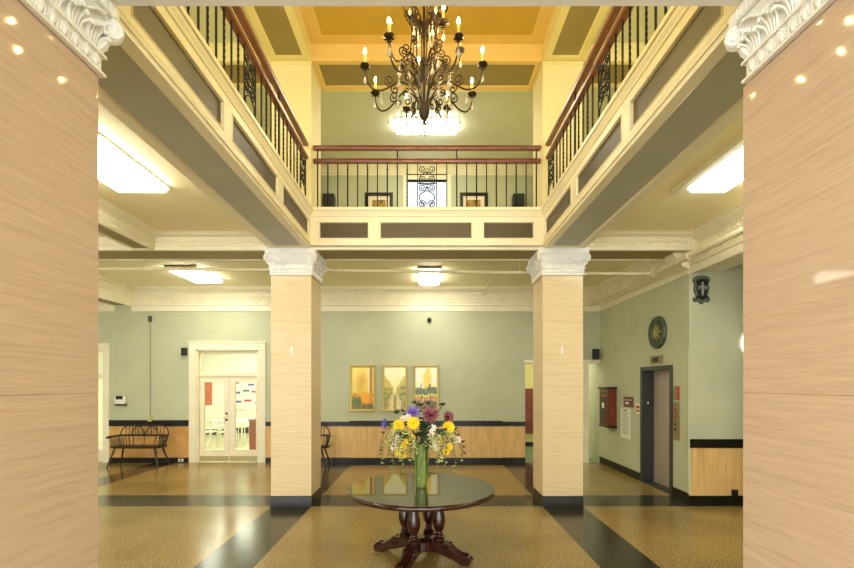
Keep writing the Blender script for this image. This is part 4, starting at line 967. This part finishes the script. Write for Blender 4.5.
# wall facing the camera on the right
t = thing('wall_shield', 'dark shield plaque with a pale emblem high on the wall corner by the elevator', 'plaque', (4.26, 7.0, 3.31))
def outline(sc):
    P = [(0,.22),(.07,.215),(.12,.19),(.13,.14),(.105,.09),(.12,.02),(.10,-.06),(.075,-.10),(.12,-.12),(.135,-.16),(.10,-.19),(.05,-.18),(0,-.225)]
    return [(x*sc,z*sc) for x,z in P] + [(-x*sc,z*sc) for x,z in P[-2:0:-1]]
def plate(poly, y0, y1):
    n = len(poly); return MB().add([(x,y0,z) for x,z in poly]+[(x,y1,z) for x,z in poly], [(i,(i+1)%n,n+(i+1)%n,n+i) for i in range(n)]+[tuple(range(n))[::-1],tuple(range(n,2*n))])
obj('shield_back', plate(outline(1), -.03, 0), M['verdigris'], t); 
ed = MB().tube([(x*.88,-.034,z*.88) for x,z in outline(1)], .005, 5, closed=True); obj('shield_border', ed, M['silver'], t)
obj('shield_field', plate(outline(.72), -.038, -.03), M['blackplastic'], t)
em = MB().tube([(0,-.045,-.09),(0,-.05,0),(0,-.045,.09)], [.012,.022,.014], 8)
for s in (-1,1): em.tube(catmull([(0,-.045,.01),(s*.035,-.045,.05),(s*.06,-.045,.03),(s*.05,-.045,.0)],4), .012, 6)
em.ball((0,-.045,.1), (.022,.012,.022), 8, 6); obj('shield_emblem', em, M['silver'], t)
t = thing('wall_lamp', 'white oval wall light on the wall by the nearest pillar on the elevator side', 'wall light', (4.99, 7.0, 2.48))
RY = Matrix.Rotation(PI/2,3,'X')
lb = MB().lathe([(0,0),(.155,0),(.16,.02),(.15,.05),(.13,.05)], 28, axis=RY); lb.v = [(x,y,z*1.35) for x,y,z in lb.v]; obj('lamp_base', lb, M['plastic'], t)
ld = MB().lathe([(.14,.045),(.125,.09),(.08,.12),(0,.13)], 28, axis=RY); ld.v = [(x,y,z*1.35) for x,y,z in ld.v]; obj('lamp_diffuser', ld, emission('oval lamp glass', (255,252,240), 1.5), t)
lr = MB()
for z in (-.09, .03): lr.tube([(-.13,-.07,z),(-.06,-.125,z),(.06,-.125,z),(.13,-.07,z)], .008, 6)
obj('lamp_guard', lr, M['grey'], t)
tag(obj('wall_socket', MB().box(4.71,4.80,6.935,6.97,.11,.22), M['blackplastic'], bevel=.006), 'small black outlet at the foot of the panelled wall by the elevator', 'outlet')

# ------------------------------------------------------------------ dining room seen through the glass doors
def dchair(x, y, rz, label):
    t = thing('dining_chair', label, 'chair', (x,y,0), rz, 'white chairs in the dining room')
    obj('seat', MB().box(-.2,.2,-.2,.2,.43,.47), M['chairwhite'], t, bevel=.012)
    for a in (-1,1):
        for b in (-1,1):
            top = .43 if b < 0 else .92
            obj('leg', MB().tube([(a*.18,b*.18,0),(a*.18,b*.18,.43),(a*.18,b*.19+(.04 if b>0 else 0),top)], .017, 6), M['chairwhite'], t)
    for z in (.62,.74,.87): obj('back_slat', MB().box(-.18,.18,.19,.215,z-.03,z+.03), M['chairwhite'], t)
    return t
c0 = dchair(-6.42, 13.2, PI, 'white chair seen through the door leaf with the handle')
for x, y, r in ((-5.85,13.2,PI),(-6.1,14.8,0),(-4.75,13.2,PI),(-5.05,14.8,0),(-4.45,14.8,0)):
    c = copy_tree(c0); c.location = (x,y,0); c.rotation_euler = (0,0,r)
for c in [o for o in COL.objects if o.name.startswith('dining_chair')]: c['label'] = 'white dining chair in the bright room beyond the glass double doors'
def dtable(x, y, label):
    t = thing('dining_table', label, 'table', (x,y,0), 0, 'white tables in the dining room')
    obj('tabletop', MB().box(-.55,.55,-.4,.4,.70,.74), M['chairwhite'], t, bevel=.01)
    for a in (-1,1):
        for b in (-1,1): obj('leg', MB().box(a*.48-.02,a*.48+.02,b*.33-.02,b*.33+.02,0,.70), M['chairwhite'], t)
dtable(-6.1, 14.0, 'white dining table seen through the door leaf with the handle'); dtable(-4.75, 14.0, 'white dining table seen through the door leaf without a handle')
t = thing('wooden_podium', 'red-brown podium standing behind the glass of the door without a handle', 'podium', (-4.27, 11.6, 0))
obj('podium_body', MB().box(-.24,.24,-.2,.2,.18,.92), M['podium'], t, bevel=.01); obj('podium_top', MB().box(-.27,.27,-.23,.23,.92,.96), M['podium'], t, bevel=.008)
for a in (-1,1):
    for b in (-1,1): obj('leg', MB().box(a*.2-.025,a*.2+.025,b*.16-.025,b*.16+.025,0,.18), M['darkwood'], t)
tag(obj('wall_hanging', MB().box(-8.7,-8.12,16.94,17.0,1.05,1.95), M['orange'], bevel=.01), 'orange and red hanging on the far dining room wall', 'wall hanging')
t = thing('notice_board', 'white board of blue and red notices on the far dining room wall', 'notice board', (-6.75, 16.97, 1.45))
obj('board_panel', MB().box(-.62,.62,-.02,.028,-.55,.62), M['plastic'], t)
for x, z, w, m in ((-.7,.6,.25,'bluebit'),(-.2,.75,.2,'ink'),(.2,.5,.3,'bluebit'),(-.6,.1,.2,'bluebit'),(-.1,.2,.3,'ink'),(.4,.15,.25,'brightred'),(-.6,-.35,.3,'bluebit'),(.0,-.3,.35,'brightred'),(.6,-.4,.2,'ink'),(.6,.7,.2,'bluebit')):
    obj('notice_sheet', MB().box(x*.6-w*.4,x*.6+w*.4,-.026,-.02,z*.75-.04,z*.75+.04), M[m], t)
t = thing('low_cabinet', 'white cabinet with a black base against the dining room wall', 'cabinet', (-7.9, 16.65, 0))
obj('cabinet_body', MB().box(-.7,.7,-.25,.25,.2,1.02), M['chairwhite'], t); obj('cabinet_top', MB().box(-.73,.73,-.28,.25,1.02,1.06), M['chairwhite'], t, bevel=.006); obj('cabinet_base', MB().box(-.66,.66,-.22,.24,0,.2), M['blackplastic'], t)
tag(obj('green_basket', MB().lathe([(0,0),(.10,0),(.15,.16),(.14,.16),(.095,.012),(0,.012)], 18, (-6.1,14.0,.74)), M['green']), 'bright green basket on a white dining table', 'basket')
